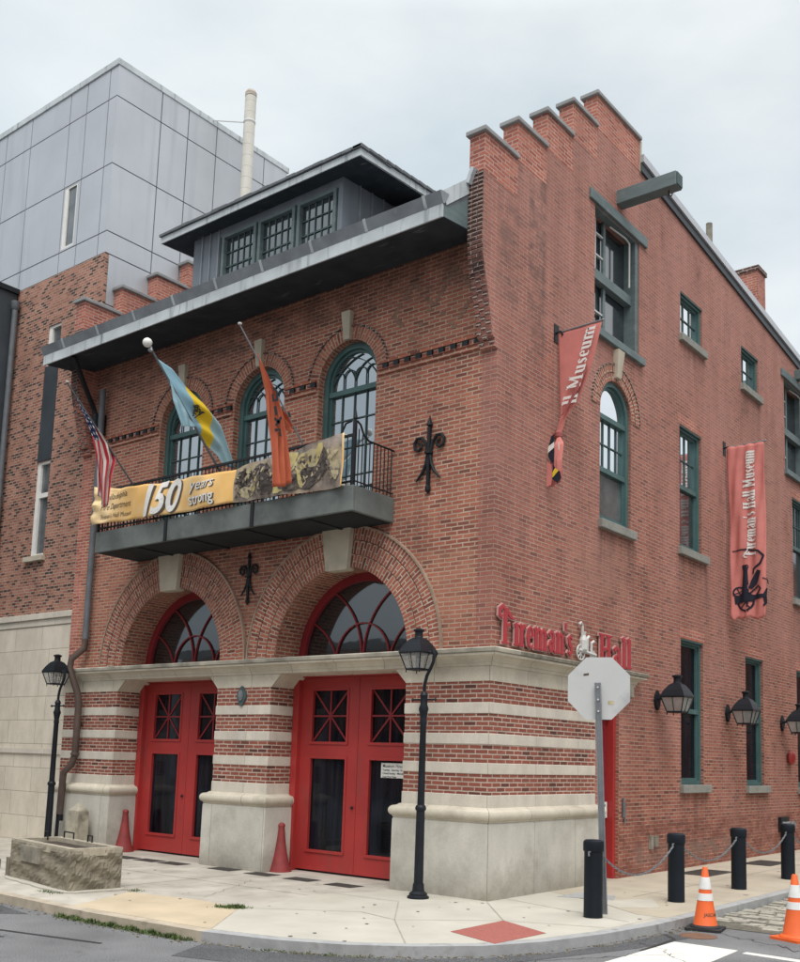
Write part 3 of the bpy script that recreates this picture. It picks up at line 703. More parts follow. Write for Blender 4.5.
# hoods and keystones of the upper windows
for c in WINC:
    mb = MB(); mb.ringsec(TF, c, 8.02, .64, .86, 0.02, pi - .02, 26, -.010, .04); mb.build('window_arch', 'brick_front', FH)
    mb = MB(); mb.ringsec(TF, c, 8.02, .86, .89, .12, pi - .12, 26, -.030, .04, 0, False); mb.build('arch_hood', 'brick_dark', FH)
    mb = MB()
    P = [TF(c - .11, -.10, 9.14), TF(c + .09, -.10, 9.14), TF(c + .06, -.06, 8.66), TF(c - .07, -.06, 8.66)]
    P += [TF(c - .11, .05, 9.14), TF(c + .09, .05, 9.14), TF(c + .06, .05, 8.66), TF(c - .07, .05, 8.66)]
    mb.add(P, [(3, 2, 1, 0), (4, 5, 6, 7), (0, 1, 5, 4), (1, 2, 6, 5), (2, 3, 7, 6), (3, 0, 4, 7)])
    mb.build('keystone', 'keystone', FH, bevel=.01)
# belt course of dark and light dentil bricks
segs = [(-10.0, -7.85), (-6.49, -5.75), (-4.39, -3.65), (-2.29, -.28)]
for a, b in segs:
    mb = MB(); mb2 = MB(); n = int((b - a) / .108); st = (b - a) / n
    for i in range(n): mb.box(a + i * st + .006, a + (i + 1) * st - .006, -.052 if i % 2 else -.028, .02, 7.985, 8.07, i % 2)
    mb2.box(a, b, -.035, .02, 7.905, 7.978); mb2.box(a, b, -.0585, .0195, 7.9785, 7.984); mb2.box(a, b, -.058, .02, 8.078, 8.115)
    mb.build('dentil_course', ['brick_pier', 'black_iron'], FH); mb2.build('belt_course', 'brick_front', FH)
# faded diaper pattern of grey headers in the upper brickwork
rr = random.Random(5); hq = 0
for cx in (-1.62, -.80):
    mb = MB()
    for k in range(-7, 8):
        for sg in ((-1, 1) if abs(k) < 7 else (1,)):
            if rr.random() < .7:
                x = cx + sg * (7 - abs(k)) * .055; z = 8.80 + k * .066; hq += 1
                if x < -.34: mb.box(x - .05, x + .05, -.004 - .00013 * hq, .01, z + .006, z + .060)
    mb.build('header_pattern', 'faded_header', FH)

# ---------------- ground floor stage: plinth, torus, banded piers, cornice
def sweep(mb, path, prof, m=0):
    """path: open plan polyline with the outside on its right; prof: (height, outward offset) from bottom to top"""
    def off(g):
        o = []
        for i, p in enumerate(path):
            n = []
            for q0, q1 in ((path[i - 1], p) if i else (None, None), (p, path[i + 1]) if i < len(path) - 1 else (None, None)):
                if q0 is None: continue
                dx, dy = q1[0] - q0[0], q1[1] - q0[1]; l = sqrt(dx * dx + dy * dy); n.append((dy / l, -dx / l))
            if len(n) == 1: o.append((p[0] + n[0][0] * g, p[1] + n[0][1] * g))
            else:
                k = 1 + n[0][0] * n[1][0] + n[0][1] * n[1][1]
                o.append((p[0] + (n[0][0] + n[1][0]) * g / k, p[1] + (n[0][1] + n[1][1]) * g / k))
        return o
    rows = [[(x, y, z) for x, y in off(g)] for z, g in prof]; n = len(path)
    V = [p for r in rows for p in r]; F = []; U = []
    run = [0]
    for i in range(n - 1): run.append(run[-1] + sqrt((path[i + 1][0] - path[i][0]) ** 2 + (path[i + 1][1] - path[i][1]) ** 2))
    org = path[0][0] if abs(path[1][0] - path[0][0]) > abs(path[1][1] - path[0][1]) else path[1][0] - run[1]
    vv = 0; zc = [prof[0][0]]
    for (za, ga), (zb, gb) in zip(prof[:-1], prof[1:]): zc.append(zc[-1] + sqrt((za - zb) ** 2 + (ga - gb) ** 2))
    for j in range(len(prof) - 1):
        for i in range(n - 1):
            F.append((j * n + i, j * n + i + 1, (j + 1) * n + i + 1, (j + 1) * n + i))
            U.append([(org + run[i], zc[j]), (org + run[i + 1], zc[j]), (org + run[i + 1], zc[j + 1]), (org + run[i], zc[j + 1])])
    return mb.add(V, F, m, U)
PIERS = [[(-10.30, .40), (-10.30, -.02), (-8.57, -.02), (-8.57, .62)], [(-5.71, .62), (-5.71, -.02), (-4.37, -.02), (-4.37, .62)], [(-1.50, .62), (-1.50, -.02), (.02, -.02), (.02, 2.98), (-.25, 2.98)]]
BZ = [(1.40, 1.69), (1.84, 2.10), (2.25, 2.53), (2.68, 2.985)]
SZ = [(1.225, 1.40), (1.69, 1.84), (2.10, 2.25), (2.53, 2.68)]
TOR = [(1.025, -.1), (1.025, .088), (1.04, .10), (1.055, .10)] + [(1.125 - .075 * cos(pi * k / 12), .085 + .062 * sin(pi * k / 12)) for k in range(13)] + [(1.205, .06), (1.228, .03), (1.234, -.1)]
for ft in PIERS:
    for z0, z1 in BZ:
        mb = MB(); sweep(mb, ft, [(z0, -.05), (z0, 0), (z1, 0), (z1, -.05)]); mb.build('banded_pier', 'brick_pier', FH)
    for z0, z1 in SZ:
        mb = MB(); sweep(mb, ft, [(z0 - .002, -.05), (z0 - .002, .004), (z0 + .006, .009), (z1 - .006, .009), (z1 + .002, .004), (z1 + .002, -.05)]); mb.build('stone_band', 'band_stone', FH)
    mb = MB(); sweep(mb, ft, [(-.05, .105), (.9, .102), (1.0, .10), (1.024, .092), (1.03, -.1)]); mb.build('plinth', 'granite', FH)
    mb = MB(); sweep(mb, ft, TOR); mb.build('torus_moulding', 'limestone', FH, smooth=True)
    mb = MB(); sweep(mb, ft, [(2.983, -.05), (2.983, .006), (3.21, .008), (3.21, -.05)]); mb.build('frieze', 'limestone', FH)
# flared capitals at the door openings
def flare(x, s, y0=-.025):
    mb = MB(); z0, z1 = 2.99, 3.197
    xa, xb = x, x + s * .21
    P = [(xa, y0, z0), (xa, y0, z1), (xb, y0, z1), (xa, .6, z0), (xa, .6, z1), (xb, .6, z1)]
    mb.add(P, [(0, 1, 2), (5, 4, 3), (0, 2, 5, 3), (1, 4, 5, 2), (0, 3, 4, 1)])
    mb.build('capital', 'limestone', FH)
for x, s in ((-8.57, 1), (-5.715, -1), (-4.365, 1), (-1.505, -1)): flare(x, s)
# cornice: fascia, cavetto and weathered top, running across the doors and round the corner
CPATH = [(-10.30, .3), (-10.30, 0), (0, 0), (0, 4.30), (-.2, 4.30)]
mb = MB(); sweep(mb, CPATH, [(3.19, -.62), (3.20, .05), (3.245, .055), (3.25, .075)] + [(3.25 + .075 * sin(pi / 2 * k / 6), .075 + .085 * (1 - cos(pi / 2 * k / 6))) for k in range(7)] + [(3.33, .18), (3.335, .20), (3.365, .205), (3.366, .19)]); mb.build('cornice', 'limestone', FH)
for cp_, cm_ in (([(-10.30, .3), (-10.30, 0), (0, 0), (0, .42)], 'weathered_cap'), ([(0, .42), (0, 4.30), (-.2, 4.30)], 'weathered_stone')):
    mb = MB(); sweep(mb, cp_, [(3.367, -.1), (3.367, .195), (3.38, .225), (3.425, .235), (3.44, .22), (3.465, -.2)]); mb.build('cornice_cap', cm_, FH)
mb = MB(); mb.box(-10.0, -.1, .02, .62, 3.205, 3.45); mb.build('lintel', 'limestone', FH)
MB().box(-.05, .15, 3.86, 4.12, 3.0, 3.188).build('stone_bracket', 'weathered_stone', FH, bevel=.02)

# ---------------- doors
def door_set(c, paper=False):
    x0, x1 = c - 1.42, c + 1.42
    mb = MB(); mb.box(x0, x0 + .13, .47, .66, 0, 3.2); mb.box(x1 - .13, x1, .47, .66, 0, 3.2); mb.box(x0 + .13, x1 - .13, .50, .66, 3.17, 3.2)
    fr = mb.build('door_frame', 'red_paint', FH, bevel=.008)
    for s in (0, 1):
        a = x0 + .13 if s == 0 else c + .004; b = c - .004 if s == 0 else x1 - .13
        ga, gb = a + .26, b - .26
        mb = MB().plate([(a, .035), (a, 3.165), (b, 3.165), (b, .035)], [rect(ga, gb, .36, 1.83), rect(ga, gb, 2.11, 2.95)], TF, .56, .62)
        for z0, z1 in ((.36, 1.83), (2.11, 2.95)):       # raised moulding round the lights
            mb.box(ga - .045, gb + .045, .548, .559, z1, z1 + .04); mb.box(ga - .045, gb + .045, .540, .559, z0 - .045, z0)
            mb.box(ga - .045, ga, .548, .559, z0, z1); mb.box(gb, gb + .045, .548, .559, z0, z1)
        d = mb.build('door', 'red_paint', FH, bevel=.004)
        mb = MB(); mb.box(ga, gb, .60, .61, .36, 1.83); mb.box(ga, gb, .60, .61, 2.11, 2.95); mb.build('glass', 'glass_dark', d)
        mb = MB(); cz, cu = 2.53, (ga + gb) / 2
        for p in ([(ga, cz), (gb, cz)], [(cu, 2.11), (cu, 2.95)], [(ga, 2.11), (gb, 2.95)], [(ga, 2.95), (gb, 2.11)]): path_bar(mb, TF, p, .575 + .0007 * len(mb.f), .028, .024)
        mb.build('muntin', 'red_dark', d)
        mb = MB()                                         # curtains / clutter seen dimly behind the lower lights
        if s == 0: mb.lathe([(.012, 0), (.022, .01), (.022, .03), (.01, .05)], 10, (b - .06, .535, 1.05)); mb.build('knob', 'black_iron', d)
    # fanlight
    R = 1.40; cz = 3.46
    mb = MB(); mb.ringsec(TF, c, cz, R - .13, R + .01, 0, pi, 40, .54, .62, 0, False); mb.box(c - R, c + R, .54, .62, cz - .02, cz + .06)
    f = mb.build('fanlight', 'red_dark', FH)
    MB().plate([(c - R, cz)] + arch_pts(c, cz, R - .02) + [(c + R, cz)], [], TF, .60, .61).build('glass', 'glass_fan', f)
    mb = MB(); q = R - .1; h = .57
    curves = [[(c + h * cos(a), cz + h * 1.02 * sin(a)) for a in [pi * i / 18 for i in range(19)]]]
    for s in (-1, 1):
        curves.append(arc3((c + s * .02, cz), (c + s * .20, cz + .68), (c + s * .62, cz + 1.10)))
        curves.append(arc3((c + s * h, cz), (c + s * .80, cz + .40), (c + s * 1.10, cz + .62)))
    for i, p in enumerate(curves): path_bar(mb, TF, p, .565 + .002 * i, .024, .03)
    mb.build('muntin', 'red_dark', f)
for c in DOORC: door_set(c)
# floor and dark hall behind the front doors
MB().box(-9.9, -.4, .64, .70, 0, 4.9).build('inner_screen', 'dark_metal', FH)
MB().box(-10.0, -.3, .66, 13.5, 5.0, 5.3).build('upper_floor', 'dark_metal', FH)
# side door
mb = MB(); mb.box(-.26, -.12, 3.12, 3.20, 0, 3.12); mb.box(-.26, -.06, 3.77, 3.85, 0, 3.12); mb.box(-.26, -.12, 3.20, 3.77, 2.62, 2.70); mb.box(-.24, -.20, 3.20, 3.77, 2.70, 3.12)
mb.build('door_frame', 'red_paint', FH, bevel=.006)
mb = MB(); mb.box(-.25, -.19, 3.2, 3.77, .02, 2.62)
for z0, z1 in ((.2, .9), (1.1, 1.75), (1.95, 2.5)):
    mb.box(-.19, -.178, 3.27, 3.70, z0, z0 + .03); mb.box(-.19, -.178, 3.27, 3.70, z1 - .03, z1); mb.box(-.19, -.178, 3.27, 3.30, z0 + .03, z1 - .03); mb.box(-.19, -.178, 3.67, 3.70, z0 + .03, z1 - .03)
sdoor = mb.build('side_door', 'red_dark', FH)

# ---------------- windows
def sash_window(T, a, b, z0, z1, spec, arch=False, dep=.11, fw=.075, name='window', fmat='teal'):
    """spec: list of (zlo, zhi, cols, rows, glass) from the bottom; arch: semicircle on top"""
    mb = MB(); c = (a + b) / 2; r = (b - a) / 2
    if arch:
        out = [(a, z0)] + arch_pts(c, z1, r) + [(b, z0)]; inn = [(a + fw, z0 + fw)] + arch_pts(c, z1, r - fw) + [(b - fw, z0 + fw)]
        mb.plate(out, [inn], T, dep, dep + .12)
        out2 = [(a + fw, z0 + fw)] + arch_pts(c, z1, r - fw) + [(b - fw, z0 + fw)]; inn2 = [(a + fw + .045, z0 + fw + .05)] + arch_pts(c, z1, r - fw - .045) + [(b - fw - .045, z0 + fw + .05)]
        mb.plate(out2, [inn2], T, dep + .05, dep + .1)
    else:
        mb.plate(rect(a, b, z0, z1), [rect(a + fw, b - fw, z0 + fw, z1 - fw)], T, dep, dep + .12)
        mb.plate(rect(a + fw, b - fw, z0 + fw, z1 - fw), [rect(a + fw + .04, b - fw - .04, z0 + fw + .05, z1 - fw - .04)], T, dep + .05, dep + .1)
    if not arch: fbar(mb, T, a + .001, b - .001, z1 - .03, z1 - .001, .006, dep - .001)
    for i, (lo, hi, nc, nr, g) in enumerate(spec):
        if i: fbar(mb, T, a + fw, b - fw, lo - .045, lo + .045, dep + .02, dep + .101)
    wn = mb.build(name, fmat, FH, bevel=.004)
    for i, (lo, hi, nc, nr, g) in enumerate(spec):
        mb = MB()
        if arch and i == len(spec) - 1: mb.plate([(a + fw, lo)] + arch_pts(c, z1, r - fw) + [(b - fw, lo)], [], T, dep + .085, dep + .09)
        else: mb.plate(rect(a + fw, b - fw, lo, hi), [], T, dep + .085, dep + .09)
        mb.build('pane', g, wn)
    mb = MB(); any_ = False
    for lo, hi, nc, nr, g in spec:
        for k in range(1, nc): x = a + fw + (b - a - 2 * fw) * k / nc; fbar(mb, T, x - .010, x + .010, lo, hi, dep + .062, dep + .084); any_ = True
        for k in range(1, nr): z = lo + (hi - lo) * k / nr; fbar(mb, T, a + fw, b - fw, z - .010, z + .010, dep + .064, dep + .0845); any_ = True
    if any_: mb.build('muntin', fmat if fmat != 'teal' else 'beam_dark', wn)
    return wn
for c in WINC:
    a, b = c - .64, c + .64
    wn = sash_window(TF, a, b, 5.9, 8.02, [(5.95, 7.86, 4, 4, 'glass_sky'), (7.86, 8.5, 1, 1, 'glass_sky')], True, .13, .10)
    mb = MB(); r = .5; z = 7.92
    for i in range(4):
        x0 = c - r + i * r * 2 / 4
        path_bar(mb, TF, [(x0 + r / 4 + r / 4 * cos(t), z + .20 + r / 4 * sin(t)) for t in [pi * k / 10 for k in range(11)]], .185 + .001 * i, .014, .02)
        path_bar(mb, TF, [(x0, z - .02), (x0, z + .20)], .184, .014, .02)
    for s in (-1, 1):
        path_bar(mb, TF, arc3((c - s * .5, z + .1), (c - s * .28, z + .36), (c + s * .15, z + .55)), .19, .014, .02)
        path_bar(mb, TF, arc3((c, z + .12), (c + s * .16, z + .36), (c + s * .36, z + .44)), .191, .014, .02)
    mb.build('tracery', 'beam_dark', wn)
    MB().plate(rect(a + .02, b - .02, 5.95, 8.5), [], TF, .40, .42).build('blind', 'plaster_white', wn)
wn = sash_window(TR, AW[0], AW[1], 5.94, 7.92, [(5.99, 6.86, 1, 1, 'glass_screen'), (6.86, 7.80, 4, 2, 'glass_bright'), (7.80, 8.5, 1, 1, 'glass_bright')], True, .05, .085)
for q in W2: sash_window(TR, q[0], q[1], q[2], q[3], [(q[2] + .06, 7.30, 1, 1, 'glass_half'), (7.30, q[3] - .06, 4, 2, 'glass_bright' if q[0] < 9 else 'glass_half')], dep=.055)
for q in W3: sash_window(TR, q[0], q[1], q[2], q[3], [(q[2] + .06, q[3] - .06, 3, 2, 'glass_bright')], dep=.045)
for q in W1: sash_window(TR, q[0], q[1], q[2], q[3], [(q[2] + .06, (q[2] + q[3]) / 2 + .02, 1, 1, 'glass_dark'), ((q[2] + q[3]) / 2 + .02, q[3] - .06, 1, 1, 'glass_dark')], dep=.06)
# sills and lintels
for a, b, z in [(AW[0] - .04, AW[1] + .10, 5.94)] + [(q[0] - .08, q[1] + .22, q[2]) for q in W2] + [(q[0] - .07, q[1] + .10, q[2]) for q in W3] + [(q[0] - .06, q[1] + .2, q[2]) for q in W1]:
    MB().box(-.20, .085, a, b, z - .15, z - .0).build('window_sill', 'sill_stone', FH, bevel=.01)
for q in W1 + W2:                                        # soldier course over the rectangular windows
    mb = MB(); n = 17; wd = (q[1] - q[0] + .12) / n
    for k in range(n): mb.box(-.02, .006, q[0] - .06 + k * wd + .005, q[0] - .06 + (k + 1) * wd - .005, q[3] + .012, q[3] + .215)
    mb.build('window_lintel', 'brick_dark' if q[0] > 20 else 'brick_parapet', FH)
mb = MB()
for k in range(2): mb.ringsec(TR, ac, 7.92, ar + .01 + k * .15, ar + .15 + k * .15, 0.0, pi, 26, -.008 - .008 * k, .04)
mb.build('window_arch', 'brick_arch', FH)
mb = MB(); mb.ringsec(TR, ac, 7.92, ar + .30, ar + .325, 0.0, pi, 26, -.03, .04, 0, False); mb.build('arch_hood', 'brick_dark', FH)
mb = MB()
P = [TR(ac - .13, -.12, 9.05), TR(ac + .11, -.12, 9.05), TR(ac + .06, -.07, 8.55), TR(ac - .08, -.07, 8.55), TR(ac - .13, .05, 9.05), TR(ac + .11, .05, 9.05), TR(ac + .06, .05, 8.55), TR(ac - .08, .05, 8.55)]
mb.add(P, [(3, 2, 1, 0), (4, 5, 6, 7), (0, 1, 5, 4), (1, 2, 6, 5), (2, 3, 7, 6), (3, 0, 4, 7)]); mb.build('keystone', 'keystone', FH, bevel=.01)
# loading openings with hoist beams
for i, (a, b, z0, z1) in enumerate(HO):
    mb = MB(); fbar(mb, TR, a - .22, b + .26, z1 + .002, z1 + .20, -.05, .26); mb.build('loading_lintel', 'beam_green', FH, bevel=.012)
    MB().box(-.28, .08, a - .05, b + .12, z0 - .14, z0 - .002).build('window_sill', 'beam_green', FH, bevel=.012)
    mb = MB(); fbar(mb, TR, a, a + .07, z0, z1, .16, .28); fbar(mb, TR, b - .12, b, z0, z1, .02, .28)
    fbar(mb, TR, a + .07, b - .12, z0 + .98, z0 + 1.16, .10, .24); fbar(mb, TR, a + .62, a + .70, z0, z0 + .98, .17, .22); fbar(mb, TR, a + .62, a + .70, z0 + 1.16, z1, .17, .22)
    fbar(mb, TR, a + .07, b - .12, z0, z0 + .07, .14, .24); fbar(mb, TR, a + .002, b - .121, z1 - .03, z1 - .001, .01, .159)
    fr = mb.build('loading_frame', 'beam_green', FH, bevel=.006)
    mb = MB(); mb.plate(rect(a + .07, b - .12, z0, z1), [], TR, .25, .26); mb.build('pane', 'glass_half', fr)
    mb = MB()
    for zz in (z0 + .45, z0 + 1.5, z0 + 1.9): fbar(mb, TR, a + .07, a + .62, zz, zz + .03, .18, .22)
    fbar(mb, TR, a + .34, a + .37, z0 + 1.16, z1, .185, .222)
    mb.tube([TR(b - .30, .05, z0 + 1.25), TR(b - .30, .05, z1 - .12), TR(b - .42, .07, z1 - .06), TR(a + .75, .12, z1 - .05)], .018, 6)
    mb.build('sash', 'silver', fr)
    if i == 0:
        mb = MB(); mb.bar((-.3, 3.78, 11.95), (1.14, 3.78, 11.95), .25, .26); o = mb.build('hoist_beam', 'beam_green', FH, bevel=.012)
        mb = MB(); mb.tube([(.95, 3.78, 11.83), (.95, 3.78, 11.74), (1.0, 3.78, 11.70), (1.02, 3.78, 11.75)], .012, 6); mb.build('hook', 'black_iron', o)
        MB().bar((1.142, 3.78, 11.95), (1.16, 3.78, 11.95), .21, .22).build('end_plate', 'beam_dark', o)
    else:
        mb = MB(); mb.bar((-.3, 13.35, 11.75), (1.1, 13.35, 11.75), .24, .25); mb.build('hoist_beam', 'beam_green', FH, bevel=.012)

# ---------------- roofs
ROOF0, SL = (-1.03, 9.80), .76
yr = 3.4; zr = ROOF0[1] + SL * (yr - ROOF0[0])
mb = MB().plate([(-1.03, 9.80), (yr, zr), (yr, zr - .2), (-.9, 9.70)], [], lambda u, d, z: (d, u, z), -10.03, -.275); mb.build('front_roof', 'slate', FH)
mb = MB().plate([(yr, zr), (14, 11.9), (30, 10.3), (30, 10.1), (14, 11.7), (yr, zr - .2)], [], lambda u, d, z: (d, u, z), -9.9, -.32); mb.build('back_roof', 'slate', FH)
# boxed eave across the front with its end boards
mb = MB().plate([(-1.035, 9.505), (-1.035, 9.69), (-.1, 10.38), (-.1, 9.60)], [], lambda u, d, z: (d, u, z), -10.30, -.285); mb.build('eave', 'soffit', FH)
rr = random.Random(9)
mb = MB().box(-10.33, -.265, -1.062, -1.036, 9.49, 9.685)
g = mb.build('fascia', 'lead_grey', FH)
mb = MB().plate([(-1.062, 9.687), (-1.145, 9.845), (-1.12, 9.86), (-.93, 9.875), (-1.03, 9.69)], [], lambda u, d, z: (d, u, z), -10.35, -.25); mb.build('gutter', 'lead_dark', FH)
for k in range(9):
    mb = MB().bar((-9.6 + k * 1.13, -1.066, 9.69), (-9.6 + k * 1.13, -1.150, 9.855), .05, .012); mb.build('gutter_strap', 'lead_grey', FH)
mb = MB(); mb.bar((-.272, -1.03, 9.78), (-.272, -.42, 10.27), .022, .20); mb.build('rake_flashing', 'lead_grey', FH)
mb = MB(); mb.bar((-.25, -.475, 10.26), (-.16, -.475, 10.48), .09, .07); mb.build('flashing_patch', 'lead_grey', FH)
mb = MB().plate([(-1.03, 9.51), (-1.03, 9.68), (-.44, 10.12), (-.44, 9.58)], [], lambda u, d, z: (d, u, z), -.284, -.276); mb.build('eave_end', 'beam_green', FH)
# iron brace under the left end of the eave, with a ball bracket at the wall
mb = MB(); mb.tube([(-9.40, -.98, 9.50), (-9.6, -.55, 9.05), (-9.75, -.22, 8.72), (-9.76, -.12, 8.5)], .05, 8); mb.box(-9.90, -9.62, -.16, .0, 8.25, 8.62); mb.tube([(-9.76, -.14, 8.62), (-9.76, -.14, 8.2)], .09, 8)
mb.build('eave_brace', 'black_iron', FH)
# raking trim of the gable
mb = MB()
for (u0, z0), (u1, z1) in (((4.57, 12.93), (14.0, 11.96)), ((14.0, 11.96), (30, 10.4))):
    mb.plate([(u0, z0 - .02), (u0, z0 + .15), (u1, z1 + .15), (u1, z1 - .02)], [], TR, -.045, .1)
    mb.plate([(u0, z0 + .15), (u0, z0 + .30), (u1, z1 + .30), (u1, z1 + .15)], [], TR, -.085, .32, 1)
mb.build('rake_trim', ['dark_metal', 'panel_metal'], FH)
MB().box(-.30, .02, 4.555, 4.62, 12.9, 13.52).build('parapet_flashing', 'keystone', FH)
# chimney and vent stub
mb = MB().box(-1.16, -.60, 12.39, 12.92, 11.6, 14.38); c_ = mb.build('chimney', 'brick_parapet', FH)
mb = MB().box(-1.20, -.56, 12.35, 12.96, 14.38, 14.50); mb.build('chimney_cap', 'brick_dark', c_)
MB().tube([(-.7, 9.55, 12.3), (-.7, 9.55, 14.35)], .075, 10).build('vent_stub', 'weathered_stone', FH)
# tall white flue beyond the roof, with guy wires
mb = MB(); mb.tube([(-9.6, 3.28, 12.4), (-9.6, 3.28, 17.50)], .135, 18); fl = mb.build('flue', 'flue_white', FH, smooth=True)
MB().lathe([(.12, 0), (.14, .02), (.14, .10), (.11, .16), (.01, .17)], 18, (-9.6, 3.28, 17.50)).build('flue_cap', 'flue_cap', fl)
mb = MB(); mb.tube([(-9.6, 3.28, 16.85), (-10.4, 2.7, 16.9)], .012, 5); mb.tube([(-9.6, 3.28, 16.85), (-10.4, 3.9, 16.9)], .012, 5); mb.lathe([(.14, -.03), (.148, .0), (.14, .03)], 16, (-9.6, 3.28, 16.85)); mb.build('guy_wire', 'silver', fl)
# dormer
DX0, DX1, DY = -8.24, -4.07, .85
mb = MB()
mb.box(DX0, -7.42, DY, DY + .12, 10.6, 12.42); mb.box(-4.18, DX1, DY, DY + .12, 10.6, 12.42)
mb.box(-7.42, -4.18, DY, DY + .12, 12.18, 12.42); mb.box(-7.42, -4.18, DY, DY + .12, 10.6, 11.15)
mb.box(DX0, DX0 + .12, DY + .12, 3.3, 10.6, 12.5); mb.box(DX1 - .12, DX1, DY + .12, 3.3, 10.6, 12.5)
dm = mb.build('dormer', 'siding', FH)
mb = MB()
for k in range(1, 7): mb = MB().box(DX1, DX1 + .03, DY + .1 + k * .33, DY + .13 + k * .33, 11, 12.45); mb.build('standing_seam', 'lead_dark', dm)
for x in (DX0 + .27, DX0 + .52, DX0 + .78): mb = MB().box(x, x + .03, DY - .03, DY, 10.8, 12.4); mb.build('standing_seam', 'lead_dark', dm)
wx = -7.34
for k in range(3):
    a, b = wx + k * 1.065, wx + k * 1.065 + 1.0
    mb = MB().plate(rect(a, b, 11.15, 12.18), [rect(a + .07, b - .07, 11.22, 12.12)], TF, DY - .03, DY + .1)
    wn = mb.build('dormer_window', 'beam_green', FH)
    MB().plate(rect(a + .07, b - .07, 11.22, 12.12), [], TF, DY + .06, DY + .07).build('pane', 'glass_half', wn)
    mb = MB()
    for q in range(1, 5): x = a + .07 + .86 * q / 5; mb.box(x - .010, x + .010, DY + .04, DY + .058, 11.22, 12.12)
    mb.box(a + .07, b - .07, DY + .038, DY + .057, 11.50, 11.53); mb.box(a + .07, b - .07, DY + .038, DY + .057, 11.80, 11.82)
    mb.build('muntin', 'beam_dark', wn)
mb = MB().plate([(.5, 12.34), (.5, 12.47), (3.6, 12.66), (3.6, 12.53)], [], lambda u, d, z: (d, u, z), -8.90, -3.34)
dr = mb.build('dormer_roof', 'lead_grey', FH)
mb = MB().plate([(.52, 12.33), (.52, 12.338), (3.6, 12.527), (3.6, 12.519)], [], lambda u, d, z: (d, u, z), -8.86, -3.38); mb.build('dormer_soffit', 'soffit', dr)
mb = MB(); rr = random.Random(4)
for k in range(24):
    x = -8.92 + k * .234; mb.box(x, x + .225, .46, 1.3, 12.475 + rr.uniform(0, .012), 12.535 + rr.uniform(-.008, .012))
for k in range(13): mb.box(-3.5, -3.30, .46 + k * .234, .68 + k * .234, 12.475 + k * .0143 + rr.uniform(0, .01), 12.535 + k * .0143)
mb.build('roof_slates', 'slate', dr)

# ---------------- balcony
BX0, BX1, BY = -8.26, -1.87, -.95
mb = MB(); mb.box(BX0 + .0605, BX1 - .0605, BY + .0605, -.003, 5.50, 5.60); mb.box(BX0, BX1, BY, BY + .06, 5.46, 5.85); mb.box(BX1 - .06, BX1, BY + .06, -.002, 5.46, 5.85); mb.box(BX0, BX0 + .06, BY + .06, -.002, 5.46, 5.85)
bal = mb.build('balcony', 'balcony_iron', FH, bevel=.012)
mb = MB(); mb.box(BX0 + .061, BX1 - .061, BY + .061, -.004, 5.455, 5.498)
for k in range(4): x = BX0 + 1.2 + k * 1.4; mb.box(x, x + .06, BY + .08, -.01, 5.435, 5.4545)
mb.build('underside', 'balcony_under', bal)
mb = MB()
for x in (-6.2, -4.02): mb.box(x - .035, x + .035, BY - .02, BY, 5.46, 5.86)
mb.build('fascia_strap', 'black_iron', bal)
mb = MB()
xs = BX0 + .04
while xs < BX1 - .02: mb.tube([(xs, BY + .03, 5.85), (xs, BY + .03, 6.62)], .010, 5); xs += .095
mb.box(BX0, BX1, BY + .015, BY + .045, 6.60, 6.64); mb.box(BX0, BX1, BY + .015, BY + .045, 5.90, 5.925)
ys = BY + .12
while ys < 0:
    zt = 6.60 + .22 * max(0, (-.62 - ys) / .3) ** 1.5
    mb.tube([(BX1 - .03, ys, 5.85), (BX1 - .03, ys, min(zt, 6.82))], .010, 5); mb.tube([(BX0 + .03, ys, 5.85), (BX0 + .03, ys, 6.60)], .010, 5); ys += .085
mb.tube([(BX1 - .03, -.01, 6.60), (BX1 - .03, -.6, 6.60), (BX1 - .03, -.72, 6.66), (BX1 - .03, -.80, 6.80), (BX1 - .03, -.88, 6.84)], .016, 6)
mb.tube([(BX0 + .03, -.01, 6.60), (BX0 + .03, BY + .03, 6.60)], .016, 6)
mb.tube([(BX1 - .03, -.01, 5.92), (BX1 - .03, BY + .03, 5.92)], .012, 6)
mb.tube([(BX1 - .10, BY + .03, 6.84), (BX1 - .22, BY + .03, 6.82), (BX1 - .30, BY + .03, 6.68), (BX1 - .42, BY + .03, 6.62)], .016, 6)
mb.build('railing', 'black_iron', bal)
for x in (BX1 - .03, BX0 + .03):
    mb = MB(); mb.box(x - .022, x + .022, BY + .008, BY + .052, 5.85, 6.84); mb.lathe([(.012, 6.84), (.032, 6.87), (.022, 6.93), (.008, 7.0), (.004, 7.04)], 10, (x, BY + .03, 0)); mb.build('railing_post', 'black_iron', bal)
for k, x in enumerate((-2.2, -2.6, -3.1, -4.2)):          # junction lamps behind the banner's lower edge
    MB().lathe([(.05, 0), (.07, .03), (.07, .10), (.03, .13)], 10, (x, BY + .16, 5.86)).build('floodlight', 'silver', bal)
